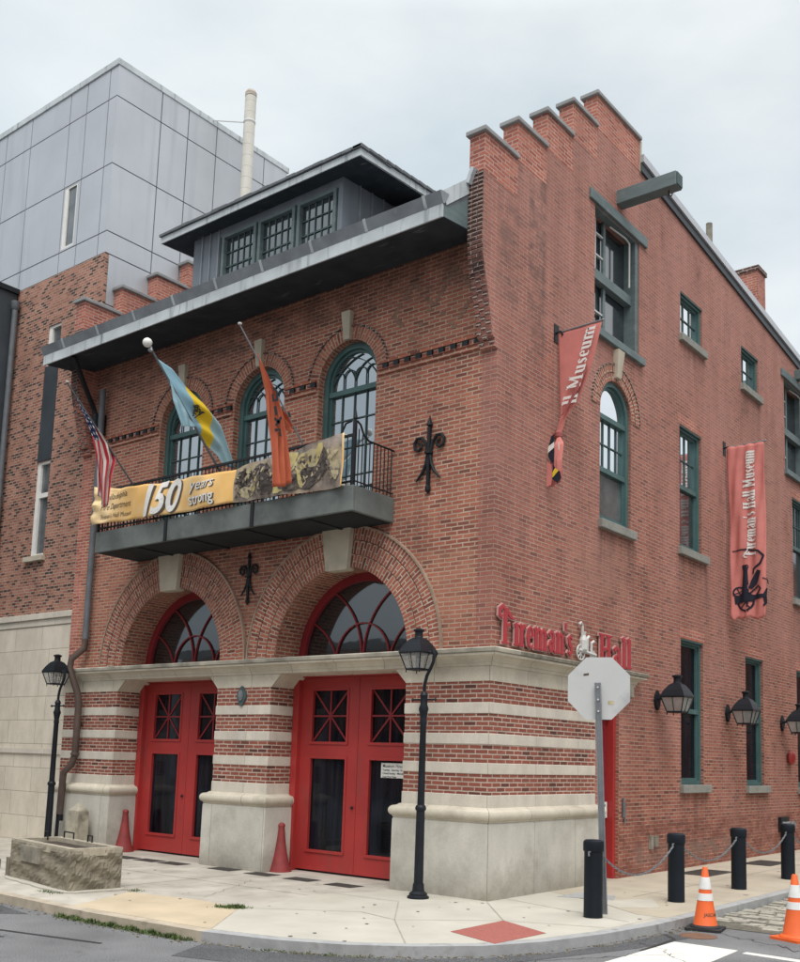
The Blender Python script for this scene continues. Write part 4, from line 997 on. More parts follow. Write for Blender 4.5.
# ---------------- wall tie ornaments (fleur-de-lis)
def tie(cx, zc, s):
    mb = MB(); T = lambda u, z, d=-.035: (cx + u * s, d, zc + z * s)
    mb.bar(T(0, -.60), T(0, .50), .055 * s, .05 * s, 0, (0, 1, 0))
    mb.lathe([(.0, -.0), (.06 * s, .03 * s), (.03 * s, .12 * s), (.001, .22 * s)], 8, T(0, .50)); mb.lathe([(.001, -.10 * s), (.05 * s, -.03 * s), (.05 * s, .03 * s), (.01, .08 * s)], 8, T(0, -.60))
    mb.lathe([(.02, -.03 * s), (.08 * s, -.02 * s), (.08 * s, .02 * s), (.02, .03 * s)], 8, T(0, .04))
    for q in (-1, 1):
        sp = [(q * .03, .02), (q * .07, .22), (q * .16, .33), (q * .27, .33), (q * .33, .25), (q * .31, .15), (q * .23, .11), (q * .17, .16), (q * .18, .23), (q * .24, .24)]
        mb.tube([T(a, b) for a, b in sp], [.03 * s] * 6 + [.028 * s] * 2 + [.024 * s] * 2, 7)
        lg = [(q * .03, .0), (q * .06, -.16), (q * .13, -.30), (q * .24, -.42), (q * .27, -.45)]
        mb.tube([T(a, b) for a, b in lg], [.03 * s, .03 * s, .028 * s, .02 * s, .008 * s], 7)
    mb.build('wall_tie', 'black_iron', FH)
tie(-1.19, 6.42, .87); tie(-5.06, 4.86, .67)
# ---------------- downspout
mb = MB(); x, y = -9.62, -.11
mb.tube([(x + .05, y - .05, 9.1), (x, y, 8.2), (x, y, 4.0)], .062, 10)
dsp = mb.build('downspout', 'grey_pipe', FH, smooth=True)
mb = MB(); mb.tube([(x, y, 4.02), (x, y, 3.85), (x - .14, y - .18, 3.62), (x - .14, y - .20, 3.42), (x + .03, y - .10, 2.95), (x + .03, y - .06, 2.75), (x + .0, y - .04, 1.75), (x - .06, y - .06, 1.58), (x - .22, y - .12, 1.40), (x - .24, y - .12, .62)], .066, 10)
for z in (1.78, 2.72): mb.lathe([(.075, -.03), (.085, 0), (.075, .03)], 12, (x + .01, y - .045, z))
mb.build('lower_pipe', 'copper_pipe', dsp, smooth=True)
mb = MB(); mb.tube([(x - .26, y - .14, .62), (x - .27, y - .14, 0)], .035, 8); mb.box(x - .20, x - .14, y - .16, y - .1, .5, .62); mb.build('drain', 'black_iron', dsp)
mb = MB(); mb.box(-9.72, -9.62, -.055, -.02, 2.35, 2.40); mb.build('pipe_strap', 'copper_pipe', dsp)
# oval plaque on the middle pier
mb = MB().plate([(-5.06 + .10 * cos(t) * (1 + .12 * cos(4 * t)), 2.84 + .155 * sin(t) * (1 + .1 * cos(4 * t))) for t in [2 * pi * k / 28 for k in range(28)]], [], TF, -.055, -.02)
pq = mb.build('plaque', 'beam_dark', FH, bevel=.008)
mb = MB().plate([(-5.06 + .055 * cos(t), 2.85 + .09 * sin(t)) for t in [2 * pi * k / 20 for k in range(20)]], [], TF, -.075, -.056); mb.box(-5.10, -5.02, -.085, -.075, 2.81, 2.88); mb.build('relief', 'galv', pq, bevel=.006)
# small fittings on the side wall
mb = MB(); mb.box(.0, .05, 4.98, 5.08, .42, .66); mb.box(.0, .06, 5.14, 5.26, .46, .64); mb.build('wall_vent', 'weathered_stone', FH)
mb = MB(); mb.tube([(.03, 3.97, 1.0), (.03, 3.97, 1.32)], .022, 6); mb.tube([(.03, 4.02, .9), (.03, 4.02, 1.25)], .016, 6); mb.build('conduit', 'grey_pipe', FH)
mb = MB(); mb.tube([(0, 9.45, 6.05), (.10, 9.45, 6.05), (.12, 9.45, 5.95)], .014, 6); mb.build('wall_hook', 'black_iron', FH)

# ================================================================== NEIGHBOURS
NB = thing('panel_building', 'tall grey metal panel building over mixed brick and pale stone, left of the firehouse', 'building', (-14, .15, 0))
X1 = -10.335
holes = [rect(-12.32, -11.80, 10.3, 11.24), rect(-12.33, -11.80, 5.97, 8.09)]
MB().plate(rect(-16, X1, 4.68, 12.43), holes, TF, .15, .235).build('brick_wall', 'brick_neighbour', NB)
MB().box(-16, X1 - .03, .42, .5, 4.7, 12.42).build('inner_wall', 'panel_gap', NB)
mb = MB().box(-12.31, -11.79, .135, .2, 8.10, 10.28); mb.build('spandrel_panel', 'dark_metal', NB)
for (a, b, z0, z1) in ((-12.32, -11.80, 10.3, 11.24), (-12.33, -11.80, 5.97, 8.09)):
    mb = MB().plate(rect(a, b, z0, z1), [rect(a + .13, b - .04, z0 + .06, z1 - .06)], TF, .18, .26)
    if z1 < 9: mb.box(a + .13, b - .04, .185, .25, 7.28, 7.38)
    wn = mb.build('window', 'white_cloth', NB)
    MB().plate(rect(a + .13, b - .04, z0 + .06, z1 - .06), [], TF, .23, .24).build('pane', 'glass_screen', wn)
MB().box(-12.45, -11.72, .06, .4, 5.86, 5.965).build('window_sill', 'keystone', NB)
MB().box(-16, X1, .12, .5, 0, 4.42).build('stone_base', 'cladding_stone', NB)
mb = MB(); mb.box(-16, X1 + .002, .06, .5, 4.56, 4.69); mb.box(-16, X1 + .001, .10, .5, 4.421, 4.559); mb.build('stone_coping', 'band_stone', NB, bevel=.01)
mb = MB(); mb.box(-16, X1, .085, .119, 1.76, 1.86); mb.build('stone_ledge', 'band_stone', NB)
# metal cladding: separate cassettes with dark joints over a dark core
zs = [12.43, 12.93, 14.49, 16.07, 16.83]
xs = [X1, -10.64, -11.48, -12.14, -13.75, -14.87, -16.3, -17.2, -18.8, -20]
MB().box(-20, X1 - .03, .20, 5.25, 12.44, 16.80).build('cladding_core', 'panel_gap', NB)
MB().box(-10.9, X1 - .03, .24, 5.25, 4.7, 12.438).build('cladding_core', 'panel_gap', NB)
mb = MB(); G = .013
for zi in range(4):
    for xi in range(len(xs) - 1):
        a, b = xs[xi + 1] + G, xs[xi] - (G if xi else -.0005); z0, z1 = zs[zi] + G, zs[zi + 1] - G
        if zi == 1 and xi == 2:
            mb.plate(rect(a, b, z0, z1), [rect(-12.09, -11.60, z0 + .04, z1 - .02)], TF, .15, .198); continue
        mb.box(a, b, .15, .198, z0, z1)
zs2 = [9.5, 11.3, 12.43, 12.93, 14.49, 16.07, 16.83]; ys = [.20, 1.32, 2.08, 2.92, 3.75, 4.45, 5.25]
for zi in range(6):
    for yi in range(6):
        mb.box(X1 - .028, X1, (ys[yi] + G if yi else (.1985 if zi >= 2 else .245)), ys[yi + 1] - G, zs2[zi] + G, zs2[zi + 1] - G)
mb.build('metal_panels', 'panel_metal', NB)
mb = MB().plate(rect(-12.09, -11.60, 12.98, 14.46), [rect(-11.96, -11.64, 13.03, 14.42)], TF, .155, .26); wn = mb.build('window', 'white_cloth', NB)
MB().plate(rect(-11.96, -11.64, 13.03, 14.42), [], TF, .185, .195).build('pane', 'glass_screen', wn)
mb = MB(); mb.box(-20, X1 + .02, .12, .30, 16.80, 16.95); mb.box(X1 - .12, X1 + .021, .3005, 5.3, 16.80, 16.95); mb.build('roof_edge', 'lead_grey', NB, bevel=.01)
DB = thing('dark_building', 'dark metal clad building at the left edge of the picture with a downpipe', 'building', (-17, -3, 0))
MB().box(-22, -13.72, -4.0, .12, 0, 12.35).build('wall', 'dark_metal', DB)
MB().box(-22.05, -13.66, -4.05, .14, 12.35, 12.47).build('roof_edge', 'black_iron', DB)
mb = MB().tube([(-13.58, .02, 12.1), (-13.58, .02, 0)], .065, 10); mb.lathe([(.07, 0), (.10, .05), (.10, .2)], 10, (-13.58, .02, 11.9)); mb.build('downpipe', 'grey_pipe', DB, smooth=True)
# houses across the side street (seen only in the panes of the side windows)
OP = thing('row_house', 'long brick row across the side street, mirrored in the side window panes', 'building', (14.5, 30, 0))
mb = MB().plate(rect(14, 60, 0, 13.5), [rect(16 + 3 * k, 17.2 + 3 * k, z, z + 1.9) for k in range(14) for z in (1.4, 5.0, 8.6)], lambda u, d, z: (11.5 + d, u, z), 0, .3)
mb.box(11.8, 18, 14, 14.3, 0, 13.5); mb.box(11.8, 18, 59.7, 60, 0, 13.5); mb.build('wall', 'brick_side', OP)
MB().box(11.2, 18, 13.9, 60.1, 13.5, 13.9).build('roof', 'slate', OP)
mb = MB().plate(rect(14, 60, 0, 13.4), [], lambda u, d, z: (11.5 + d, u, z), .2, .25); mb.build('window', 'glass_dark', OP)

OP2 = thing('row_house', 'brick row across the front street behind the viewer, mirrored dimly in the door panes', 'building', (-2, -27, 0))
mb = MB().plate(rect(-40, 30, 0, 7.2), [rect(-38 + 3.4 * k, -36.8 + 3.4 * k, z, z + 1.9) for k in range(20) for z in (1.2, 4.4)], lambda u, d, z: (u, -25 - d, z), 0, .3); mb.box(-40, -39.7, -32, -25.3, 0, 7.2); mb.box(29.7, 30, -32, -25.3, 0, 7.2); mb.build('wall', 'brick_front', OP2)
MB().box(-40.2, 30.2, -32, -24.8, 7.2, 7.6).build('roof', 'slate', OP2)
MB().plate(rect(-40, 30, 0, 7.1), [], lambda u, d, z: (u, -25 - d, z), .2, .25).build('window', 'glass_dark', OP2)

# ================================================================== TEXT
def text_shape(s, size=1.0, shear=0, bold=0, align='LEFT'):
    cu = bpy.data.curves.new('lettering', 'FONT'); cu.body = s; cu.size = size; cu.shear = shear; cu.offset = bold; cu.align_x = align
    cu.resolution_u = 4
    o = bpy.data.objects.new('lettering', cu); COL.objects.link(o)
    dg = bpy.context.evaluated_depsgraph_get(); me = bpy.data.meshes.new_from_object(o.evaluated_get(dg))
    V = [(v.co.x, v.co.y) for v in me.vertices]; F = [tuple(p.vertices) for p in me.polygons]
    bpy.data.objects.remove(o); bpy.data.curves.remove(cu); bpy.data.meshes.remove(me)
    return V, F
def fine_mesh(V, F, step):
    import bmesh
    bm = bmesh.new(); vs_ = [bm.verts.new((x, y, 0)) for x, y in V]
    for f in F:
        try: bm.faces.new([vs_[i] for i in f])
        except ValueError: pass
    bmesh.ops.triangulate(bm, faces=bm.faces[:])
    for _ in range(5):
        long_ = [e for e in bm.edges if e.calc_length() > step]
        if not long_: break
        bmesh.ops.subdivide_edges(bm, edges=long_, cuts=1); bmesh.ops.triangulate(bm, faces=bm.faces[:])
    bm.verts.index_update(); o = [(v.co.x, v.co.y) for v in bm.verts], [tuple(v.index for v in f.verts) for f in bm.faces]
    bm.free(); return o
def add_flat(mb, V, F, S, off, m=0):
    mb.add([S(x, y, off) for x, y in V], F, m)
def resample(pts, ws, step):
    P, Wd = [pts[0]], [ws[0]]
    for i in range(len(pts) - 1):
        l = sqrt((pts[i + 1][0] - pts[i][0]) ** 2 + (pts[i + 1][1] - pts[i][1]) ** 2); n = max(1, int(l / step))
        for k in range(1, n + 1): t = k / n; P.append((pts[i][0] + (pts[i + 1][0] - pts[i][0]) * t, pts[i][1] + (pts[i + 1][1] - pts[i][1]) * t)); Wd.append(ws[i] + (ws[i + 1] - ws[i]) * t)
    return P, Wd
def rib(pts, w_, step=None):
    """polyline -> list of quads (2-D) of width w_ (number or list)"""
    n = len(pts); ws = w_ if isinstance(w_, (list, tuple)) else [w_] * n
    if step: pts, ws = resample(pts, ws, step); n = len(pts)
    Lp, Rp = [], []
    for i, p in enumerate(pts):
        a = pts[max(i - 1, 0)]; b = pts[min(i + 1, n - 1)]; dx, dy = b[0] - a[0], b[1] - a[1]; l = sqrt(dx * dx + dy * dy) or 1
        nx, ny = -dy / l * ws[i] / 2, dx / l * ws[i] / 2
        Lp.append((p[0] + nx, p[1] + ny)); Rp.append((p[0] - nx, p[1] - ny))
    return Lp + Rp, [(i, i + 1, n + i + 1, n + i) for i in range(n - 1)], Lp + Rp[::-1]
S_, t_ = .17, .075
def ser(x, y, w_=.30): return ([(x - w_ / 2, y), (x + w_ / 2, y)], .055)
GL = {
 'F': (.74, [([(.26, 0), (.26, .93)], S_), ser(.26, .03, .34), ([(.30, .93), (.10, 1.02), (-.05, .93), (-.06, .76), (.04, .70), (.09, .78)], [.10, .12, .12, .10, .08, .05]), ([(.14, .98), (.32, .94), (.48, .80), (.62, .74), (.80, .76)], [.07, .13, .12, .08, .02]), ([(.30, .52), (.50, .55)], .09)]),
 'i': (.27, [([(.13, 0), (.13, .62)], S_), ser(.13, .03, .26), ([(.0, .56), (.13, .62)], .08)]),
 'r': (.40, [([(.13, 0), (.13, .62)], S_), ser(.13, .03, .26), ([(.0, .56), (.13, .62)], .08), ([(.16, .46), (.26, .60), (.36, .57)], [.06, .12, .12])]),
 'e': (.43, [([(.13, .33), (.36, .36)], .06), ([(.35, .34), (.34, .52), (.24, .61), (.13, .52), (.10, .30), (.14, .09), (.25, .02), (.37, .12)], [.10, .10, .06, .13, .17, .13, .06, .03])]),
 'm': (.82, [([(.13, 0), (.13, .62)], S_), ([(.39, 0), (.39, .52)], S_), ([(.65, 0), (.65, .52)], S_), ser(.13, .03, .24), ser(.39, .03, .22), ser(.66, .03, .25), ([(.0, .56), (.13, .62)], .08), ([(.14, .46), (.27, .60), (.38, .54), (.40, .44)], [.05, .10, .13, .14]), ([(.40, .46), (.53, .60), (.64, .54), (.66, .44)], [.05, .10, .13, .14])]),
 'n': (.54, [([(.13, 0), (.13, .62)], S_), ([(.39, 0), (.39, .52)], S_), ser(.13, .03, .24), ser(.40, .03, .25), ([(.0, .56), (.13, .62)], .08), ([(.14, .46), (.27, .60), (.38, .54), (.40, .44)], [.05, .10, .13, .14])]),
 'a': (.49, [([(.34, .06), (.34, .50)], S_), ([(.08, .50), (.20, .61), (.32, .56), (.35, .44)], [.12, .09, .10, .12]), ([(.32, .37), (.17, .32), (.09, .18), (.16, .05), (.30, .10)], [.05, .09, .15, .12, .05]), ([(.34, .07), (.46, .02)], .08)]),
 "'": (.17, [([(.08, .96), (.05, .74)], [.12, .05])]),
 's': (.38, [([(.31, .50), (.20, .60), (.10, .52), (.13, .40), (.25, .27), (.28, .14), (.18, .03), (.05, .12)], [.07, .08, .13, .15, .15, .13, .08, .06])]),
 'H': (.70, [([(.16, 0), (.16, .95)], S_), ([(.50, 0), (.50, .95)], S_), ser(.16, .03), ser(.50, .03), ser(.16, .93), ser(.50, .93), ([(.16, .50), (.50, .50)], .07)]),
 'l': (.28, [([(.13, 0), (.13, .98)], S_), ser(.13, .03, .26), ([(.0, .92), (.13, .98)], .07)]),
 'u': (.54, [([(.13, .10), (.13, .60)], S_), ([(.39, .0), (.39, .60)], S_), ([(.13, .14), (.20, .03), (.30, .04), (.39, .14)], [.14, .10, .07, .05]), ([(.0, .57), (.13, .60)], .06), ([(.28, .57), (.39, .60)], .06), ([(.39, .03), (.50, .03)], .055)]),
 'M': (.86, [([(.14, 0), (.14, .95)], .11), ([(.64, 0), (.64, .95)], S_), ser(.14, .03, .26), ser(.64, .03, .30), ([(.14, .93), (.38, .22)], S_), ([(.38, .22), (.62, .93)], .07), ser(.12, .93, .2), ser(.68, .93, .2)]),
 ' ': (.30, []),
}
def word(s):
    """-> list of (char, [strokes]) laid out along x"""
    x = 0; o = []
    for ch in s:
        adv, st = GL[ch]
        o.append((ch, [([(px + x, py) for px, py in p], w_) for p, w_ in st])); x += adv
    return o, x
# ---------------- lettering on the side wall
SG = thing('wall_sign', "raised red Fireman's Hall lettering above the stone cornice on the side wall", 'sign', (.04, 2.1, 3.5))
def wall_word(s, y0, y1, z0, h):
    ww, tot = word(s); k = (y1 - y0) / tot
    for ch, st in ww:
        if not st: continue
        mb = MB(); me_ = MB(); q = 0
        for p, w_ in st:
            P = [(y0 + x * k, z0 + z * h) for x, z in p]; sc = (k + h) / 2
            wl = [x * sc for x in w_] if isinstance(w_, (list, tuple)) else [w_ * sc] * len(P)
            for b_, grow, x0, x1 in ((mb, 0, .052, .068), (me_, .034, .026, .0515)):
                PP = list(P); dx, dz = P[0][0] - P[1][0], P[0][1] - P[1][1]; l = sqrt(dx * dx + dz * dz); PP[0] = (P[0][0] + dx / l * grow / 2, P[0][1] + dz / l * grow / 2)
                dx, dz = P[-1][0] - P[-2][0], P[-1][1] - P[-2][1]; l = sqrt(dx * dx + dz * dz); PP[-1] = (P[-1][0] + dx / l * grow / 2, P[-1][1] + dz / l * grow / 2)
                V, F, O = rib(PP, [x + grow for x in wl]); e = .0006 * q
                n = len(V); n2 = n // 2
                pts = [(x1 + e, u, z) for u, z in V] + [(x0 + e, u, z) for u, z in V]
                fs = list(F) + [tuple(n + i for i in reversed(f)) for f in F]
                loop = list(range(n2)) + list(range(n - 1, n2 - 1, -1))
                fs += [(loop[i], loop[(i + 1) % n], loop[(i + 1) % n] + n, loop[i] + n) for i in range(n)]
                b_.add(pts, fs)
            q += 1
        lt = mb.build('letter', 'sign_red', SG); me_.build('letter_edge', 'sign_edge', lt)
wall_word("Fireman's", .14, 2.18, 3.53, .52); wall_word('Hall', 3.02, 4.20, 3.50, .52)
# little silver pumper between the two words
mb = MB(); T = lambda u, z: (.06, u, z)
def spoke_wheel(mb, P, cx, cz, r, n=8, rw=.014):
    k = 18; ring = [P(cx + r * cos(2 * pi * i / k), cz + r * sin(2 * pi * i / k)) for i in range(k + 1)]
    mb.tube(ring, rw, 5)
    for i in range(n // 2): a = pi * i / (n // 2); mb.tube([P(cx - r * cos(a), cz - r * sin(a)), P(cx + r * cos(a), cz + r * sin(a))], rw * .7, 5)
spoke_wheel(mb, T, 2.42, 3.62, .12); spoke_wheel(mb, T, 2.82, 3.58, .09)
mb.tube([T(2.36, 4.06), T(2.42, 4.10), T(2.47, 4.05), T(2.47, 3.80)], .022, 6); mb.lathe([(.03, 0), (.07, .05), (.07, .20), (.04, .28), (.05, .34)], 10, (.06, 2.50, 3.62))
mb.tube([T(2.35, 3.66), T(2.9, 3.62)], .03, 6); mb.tube([T(2.62, 3.65), T(2.62, 3.86), T(2.68, 3.90)], .028, 6); mb.tube([T(2.76, 3.62), T(2.76, 3.80), T(2.84, 3.84)], .025, 6)
mb.build('pumper_emblem', 'silver', SG)

# ---------------- long banner on the balcony
YB = -.985
BN = thing('balcony_banner', 'long golden banner reading 150 years strong, tied along the balcony railing', 'banner', (-5.15, YB, 5.9))
def lerp(a, b, t): return a + (b - a) * t
BT = [(0, 6.70), (.12, 6.58), (.30, 6.50), (.5, 6.46), (.62, 6.45), (.8, 6.54), (.92, 6.60), (1, 6.64)]
BB = [(0, 5.98), (.15, 5.95), (.4, 5.90), (.6, 5.90), (.8, 5.86), (1, 5.82)]
def pl(tab, t):
    for a, b in zip(tab[:-1], tab[1:]):
        if t <= b[0]: return lerp(a[1], b[1], (t - a[0]) / (b[0] - a[0]))
    return tab[-1][1]
def SB(x, z, off=0):
    """banner surface: x metres, z metres -> point (gentle sag and ripples)"""
    t = (x + 8.30) / 6.28
    y = YB - .02 - .045 * sin(t * 26 + z * 3.2) * (.5 + .5 * abs(z - 6.2)) - .018 * sin(t * 61 - z * 7) - .025 * math.exp(-((t - .03) / .05) ** 2) * sin(z * 22 + t * 60) - .03 * sin(pi * min(max(t, 0), 1)) * sin(pi * min(max((z - 5.85) / .75, 0), 1))
    y -= .02 * math.exp(-((t - .02) / .03) ** 2) * sin(z * 30)
    return (x, y - off, z)
def banner_part(x0, x1, nx, off, mat, name, parent):
    mb = MB(); V = []; F = []; nz_ = 14; U = []
    for i in range(nx + 1):
        x = lerp(x0, x1, i / nx); t = (x + 8.30) / 6.28; zt, zb = pl(BT, t), pl(BB, t)
        for j in range(nz_ + 1): V.append(SB(x, lerp(zb, zt, j / nz_), off))
    F = [(i * (nz_ + 1) + j, (i + 1) * (nz_ + 1) + j, (i + 1) * (nz_ + 1) + j + 1, i * (nz_ + 1) + j + 1) for i in range(nx) for j in range(nz_)]
    mb.add(V, F); return mb.build(name, mat, parent, smooth=True)
ban = banner_part(-8.30, -2.02, 110, 0, 'banner_gold', 'banner_cloth', BN)
md = ban.modifiers.new('thickness', 'SOLIDIFY'); md.thickness = .004; md.offset = 1
ph = banner_part(-4.42, -2.05, 60, .005, 'banner_photo', 'photo_print', BN)
def put_text(s, x, z, size, mat, off, shear=0, bold=0, sx=1, slope=0):
    V, F = fine_mesh(*text_shape(s, 1, shear, bold), .22); mb = MB()
    add_flat(mb, [(x + a * size * sx, z + b * size + slope * a * size * sx) for a, b in V], F, SB, off)
    return mb.build('lettering', mat, BN)
put_text('150', -6.84, 5.935, .76, 'shadow_brown', .012, .35, .025, .90, 0); put_text('150', -6.89, 5.965, .76, 'white_cloth', .018, .35, .025, .90, 0)
put_text('years', -5.48, 6.225, .26, 'shadow_brown', .012, .3, .0, 1.1); put_text('years', -5.50, 6.237, .26, 'white_cloth', .018, .3, .0, 1.1)
put_text('strong', -5.53, 5.985, .27, 'shadow_brown', .012, .0, .012, .95); put_text('strong', -5.55, 5.997, .27, 'white_cloth', .018, .0, .012, .95)
put_text('Philadelphia', -7.98, 6.40, .165, 'shadow_brown', .010, .25, .0, .9); put_text('Fire Department', -8.02, 6.21, .165, 'shadow_brown', .010, .25, .0, .74); put_text("Fireman's Hall Museum", -8.05, 6.045, .12, 'shadow_brown', .010, .25, .0, .8)
# the printed photo: dark crowd, two firefighters in yellow helmets
def blob(pts, off, mat, name='print_shape'):
    mb = MB(); n = len(pts); cx, cz = sum(p[0] for p in pts) / n, sum(p[1] for p in pts) / n
    V = [SB(cx, cz, off)]; K = 6
    for k in range(1, K + 1):
        V += [SB(lerp(cx, p[0], k / K), lerp(cz, p[1], k / K), off) for p in pts]
    F = [(0, 1 + i, 1 + (i + 1) % n) for i in range(n)]
    for k in range(K - 1):
        a = 1 + k * n; F += [(a + i, a + n + i, a + n + (i + 1) % n, a + (i + 1) % n) for i in range(n)]
    mb.add(V, F); return mb.build(name, mat, BN)
def ell(cx, cz, a, b, n=18, rot=0): return [(cx + a * cos(t) * cos(rot) - b * sin(t) * sin(rot), cz + a * cos(t) * sin(rot) + b * sin(t) * cos(rot)) for t in [2 * pi * k / n for k in range(n)]]
rb = random.Random(31)
def rag(cx, cz, a, b_, rot=0, n=26, jag=.10):
    p1, p2 = rb.uniform(0, 6), rb.uniform(0, 6)
    return [(cx + (1 + jag * sin(3 * t + p1) + jag * .6 * sin(7 * t + p2)) * (a * cos(t) * cos(rot) - b_ * sin(t) * sin(rot)), cz + (1 + jag * sin(3 * t + p1) + jag * .6 * sin(7 * t + p2)) * (a * cos(t) * sin(rot) + b_ * sin(t) * cos(rot))) for t in [2 * pi * k / n for k in range(n)]]
for k, (cx, cz, a_, b_, rt, m_) in enumerate(((-4.18, 6.24, .20, .16, .2, 'photo_dark'), (-3.78, 6.30, .22, .13, .3, 'photo_dark'), (-4.10, 6.03, .20, .09, 0, 'photo_pale'), (-3.62, 6.10, .26, .18, 0, 'photo_dark'), (-3.92, 6.12, .06, .14, -.3, 'photo_yellow'),
        (-4.27, 6.32, .05, .06, 0, 'photo_dark'), (-4.05, 6.36, .06, .05, 0, 'photo_pale'), (-3.36, 5.98, .13, .09, 0, 'photo_yellow'),
        (-3.18, 6.36, .20, .16, .5, 'photo_yellow'), (-3.12, 6.03, .24, .13, .1, 'photo_dark'), (-2.78, 6.30, .27, .19, .45, 'photo_pale'), (-2.86, 6.33, .15, .13, .4, 'photo_yellow'), (-2.70, 6.08, .34, .16, .15, 'photo_dark'),
        (-2.93, 6.07, .035, .16, .2, 'photo_yellow'), (-2.53, 6.42, .07, .17, -.35, 'photo_yellow'), (-2.42, 6.28, .10, .18, -.2, 'photo_dark'), (-2.18, 6.10, .10, .14, 0, 'photo_pale'))):
    blob(rag(cx, cz, a_, b_, rt), .0085 + .0008 * k, m_)
for m_, n_ in (('photo_dark', 60), ('photo_mid', 60), ('photo_pale', 45)):
    mb = MB()
    for k in range(n_):
        cx, cz = rb.uniform(-4.36, -2.12), rb.uniform(5.98, 6.40); pts = rag(cx, cz, rb.uniform(.015, .06), rb.uniform(.008, .028), rb.uniform(0, 3.1), 10, .25)
        mb.add([SB(cx, cz, .0245 + .00005 * k)] + [SB(a, b, .0245 + .00005 * k) for a, b in pts], [(0, 1 + i, 1 + (i + 1) % 10) for i in range(10)])
    mb.build('print_detail', m_, BN)
mb = MB()
for x, z in ((-8.28, 6.68), (-2.05, 6.62), (-8.28, 6.0), (-2.05, 5.85), (-5.2, 6.44)): mb.tube([SB(x, z, 0), (x, BY + .03, z + .02)], .008, 5)
mb.build('tie_cord', 'white_cloth', BN)

# ---------------- flags on slanting poles
def cloth(name, rows, mat, parent, amp=.03, nf=5, nu=28, nv=26, uvs=None, seed=0):
    """rows: polylines of 3-D points (top to bottom); lofted with folds that stand out along x"""
    def at(row, t):
        n = len(row) - 1; f = t * n; i = min(int(f), n - 1); return Vector(row[i]).lerp(Vector(row[i + 1]), f - i)
    mb = MB(); V = []; UV = []; rr = random.Random(seed); ph_ = rr.uniform(0, 6)
    for j in range(nv + 1):
        t = j / nv; f = t * (len(rows) - 1); i = min(int(f), len(rows) - 2); fr = f - i; fr = fr * fr * (3 - 2 * fr) * .5 + fr * .5
        for k in range(nu + 1):
            s = k / nu; p = at(rows[i], s).lerp(at(rows[i + 1], s), fr)
            a = amp * min(1, .25 + 1.4 * t); p = p + Vector((a * sin(s * nf * 2 * pi + ph_ + t * 2.1) + a * .4 * sin(s * 13 + t * 9), a * .25 * cos(s * nf * 2 * pi + t * 3), 0))
            V.append(p); UV.append((t, s))
    F = []; U = []
    for j in range(nv):
        for k in range(nu):
            q = (j * (nu + 1) + k, j * (nu + 1) + k + 1, (j + 1) * (nu + 1) + k + 1, (j + 1) * (nu + 1) + k); F.append(q); U.append([UV[i] for i in q])
    mb.add(V, F, 0, U); o = mb.build(name, mat, parent, smooth=True)
    md = o.modifiers.new('thickness', 'SOLIDIFY'); md.thickness = .004
    return o
def flag_pole(label, x, base, tip, mat, r=.018, ball=False):
    t = thing('flag', label, 'flag', base)
    mb = MB(); mb.tube([base, tip], [r, r * .8], 8); mb.build('pole', mat, t, smooth=True)
    d = (Vector(tip) - Vector(base)).normalized()
    mb = MB(); mb.tube([Vector(base) - d * .05, Vector(base) + d * .22], .034, 8); mb.box(x - .05, x + .05, base[1] - .02, base[1] + .10, base[2] - .24, base[2] + .05); mb.build('pole_socket', 'black_iron', t)
    if ball:
        n = 9; prof = [(.075 * sin(pi * k / n) + .0004, -.075 * cos(pi * k / n)) for k in range(n + 1)]; c = Vector(tip) + d * .10
        MB().lathe(prof, 14, c).build('ball_finial', 'pole_white', t, smooth=True)
        MB().lathe([(.02, -.06), (.045, -.04), (.03, 0), (.02, .03)], 10, Vector(tip) + d * .0).build('collar', 'galv', t)
    else: MB().lathe([(.018, 0), (.03, .01), (.03, .03), (.004, .04)], 10, tip).build('pole_cap', 'silver', t)
    return t
X = -7.24
US = flag_pole('limp red and white striped flag at the left end of the balcony', X, (X, -.16, 5.84), (X, -2.39, 8.06), 'pole_grey')
cloth('flag_cloth', [[(X, -2.20, 7.86), (X, -2.11, 7.76), (X, -1.98, 7.64), (X, -1.88, 7.54)],
                     [(X, -2.05, 7.62), (X, -1.93, 7.52), (X, -1.80, 7.48), (X, -1.66, 7.36)],
                     [(X, -1.85, 7.28), (X, -1.74, 7.22), (X, -1.60, 7.22), (X, -1.42, 7.14)],
                     [(X, -1.76, 7.02), (X, -1.66, 6.92), (X, -1.50, 6.92), (X, -1.34, 6.98)],
                     [(X, -1.70, 6.70), (X, -1.64, 6.62), (X, -1.52, 6.60), (X, -1.42, 6.66)],
                     [(X, -1.64, 6.36), (X, -1.58, 6.20), (X, -1.50, 6.06), (X, -1.44, 6.12)]], 'us_flag', US, .045, 3, seed=2)
X = -5.01
BF = flag_pole('pale blue flag with a broad yellow band on a ball topped pole above the balcony', X, (X, -.16, 5.84), (X, -2.36, 8.17), 'pole_grey', .022, True)
cloth('flag_cloth', [[(X, -2.22, 8.05), (X, -1.95, 7.70), (X, -1.72, 7.46), (X, -1.52, 7.26)],
                     [(X, -1.92, 7.98), (X, -1.75, 7.64), (X, -1.52, 7.32), (X, -1.40, 7.12)],
                     [(X, -1.64, 7.80), (X, -1.48, 7.52), (X, -1.32, 7.24), (X, -1.26, 7.02)],
                     [(X, -1.22, 7.62), (X, -1.14, 7.40), (X, -1.10, 7.14), (X, -1.08, 6.92)],
                     [(X, -.86, 7.36), (X, -.86, 7.16), (X, -.86, 6.98), (X, -.88, 6.80)],
                     [(X, -.50, 6.70), (X, -.56, 6.68), (X, -.66, 6.66), (X, -.78, 6.70)]], 'band_flag', BF, .035, 2, seed=5)
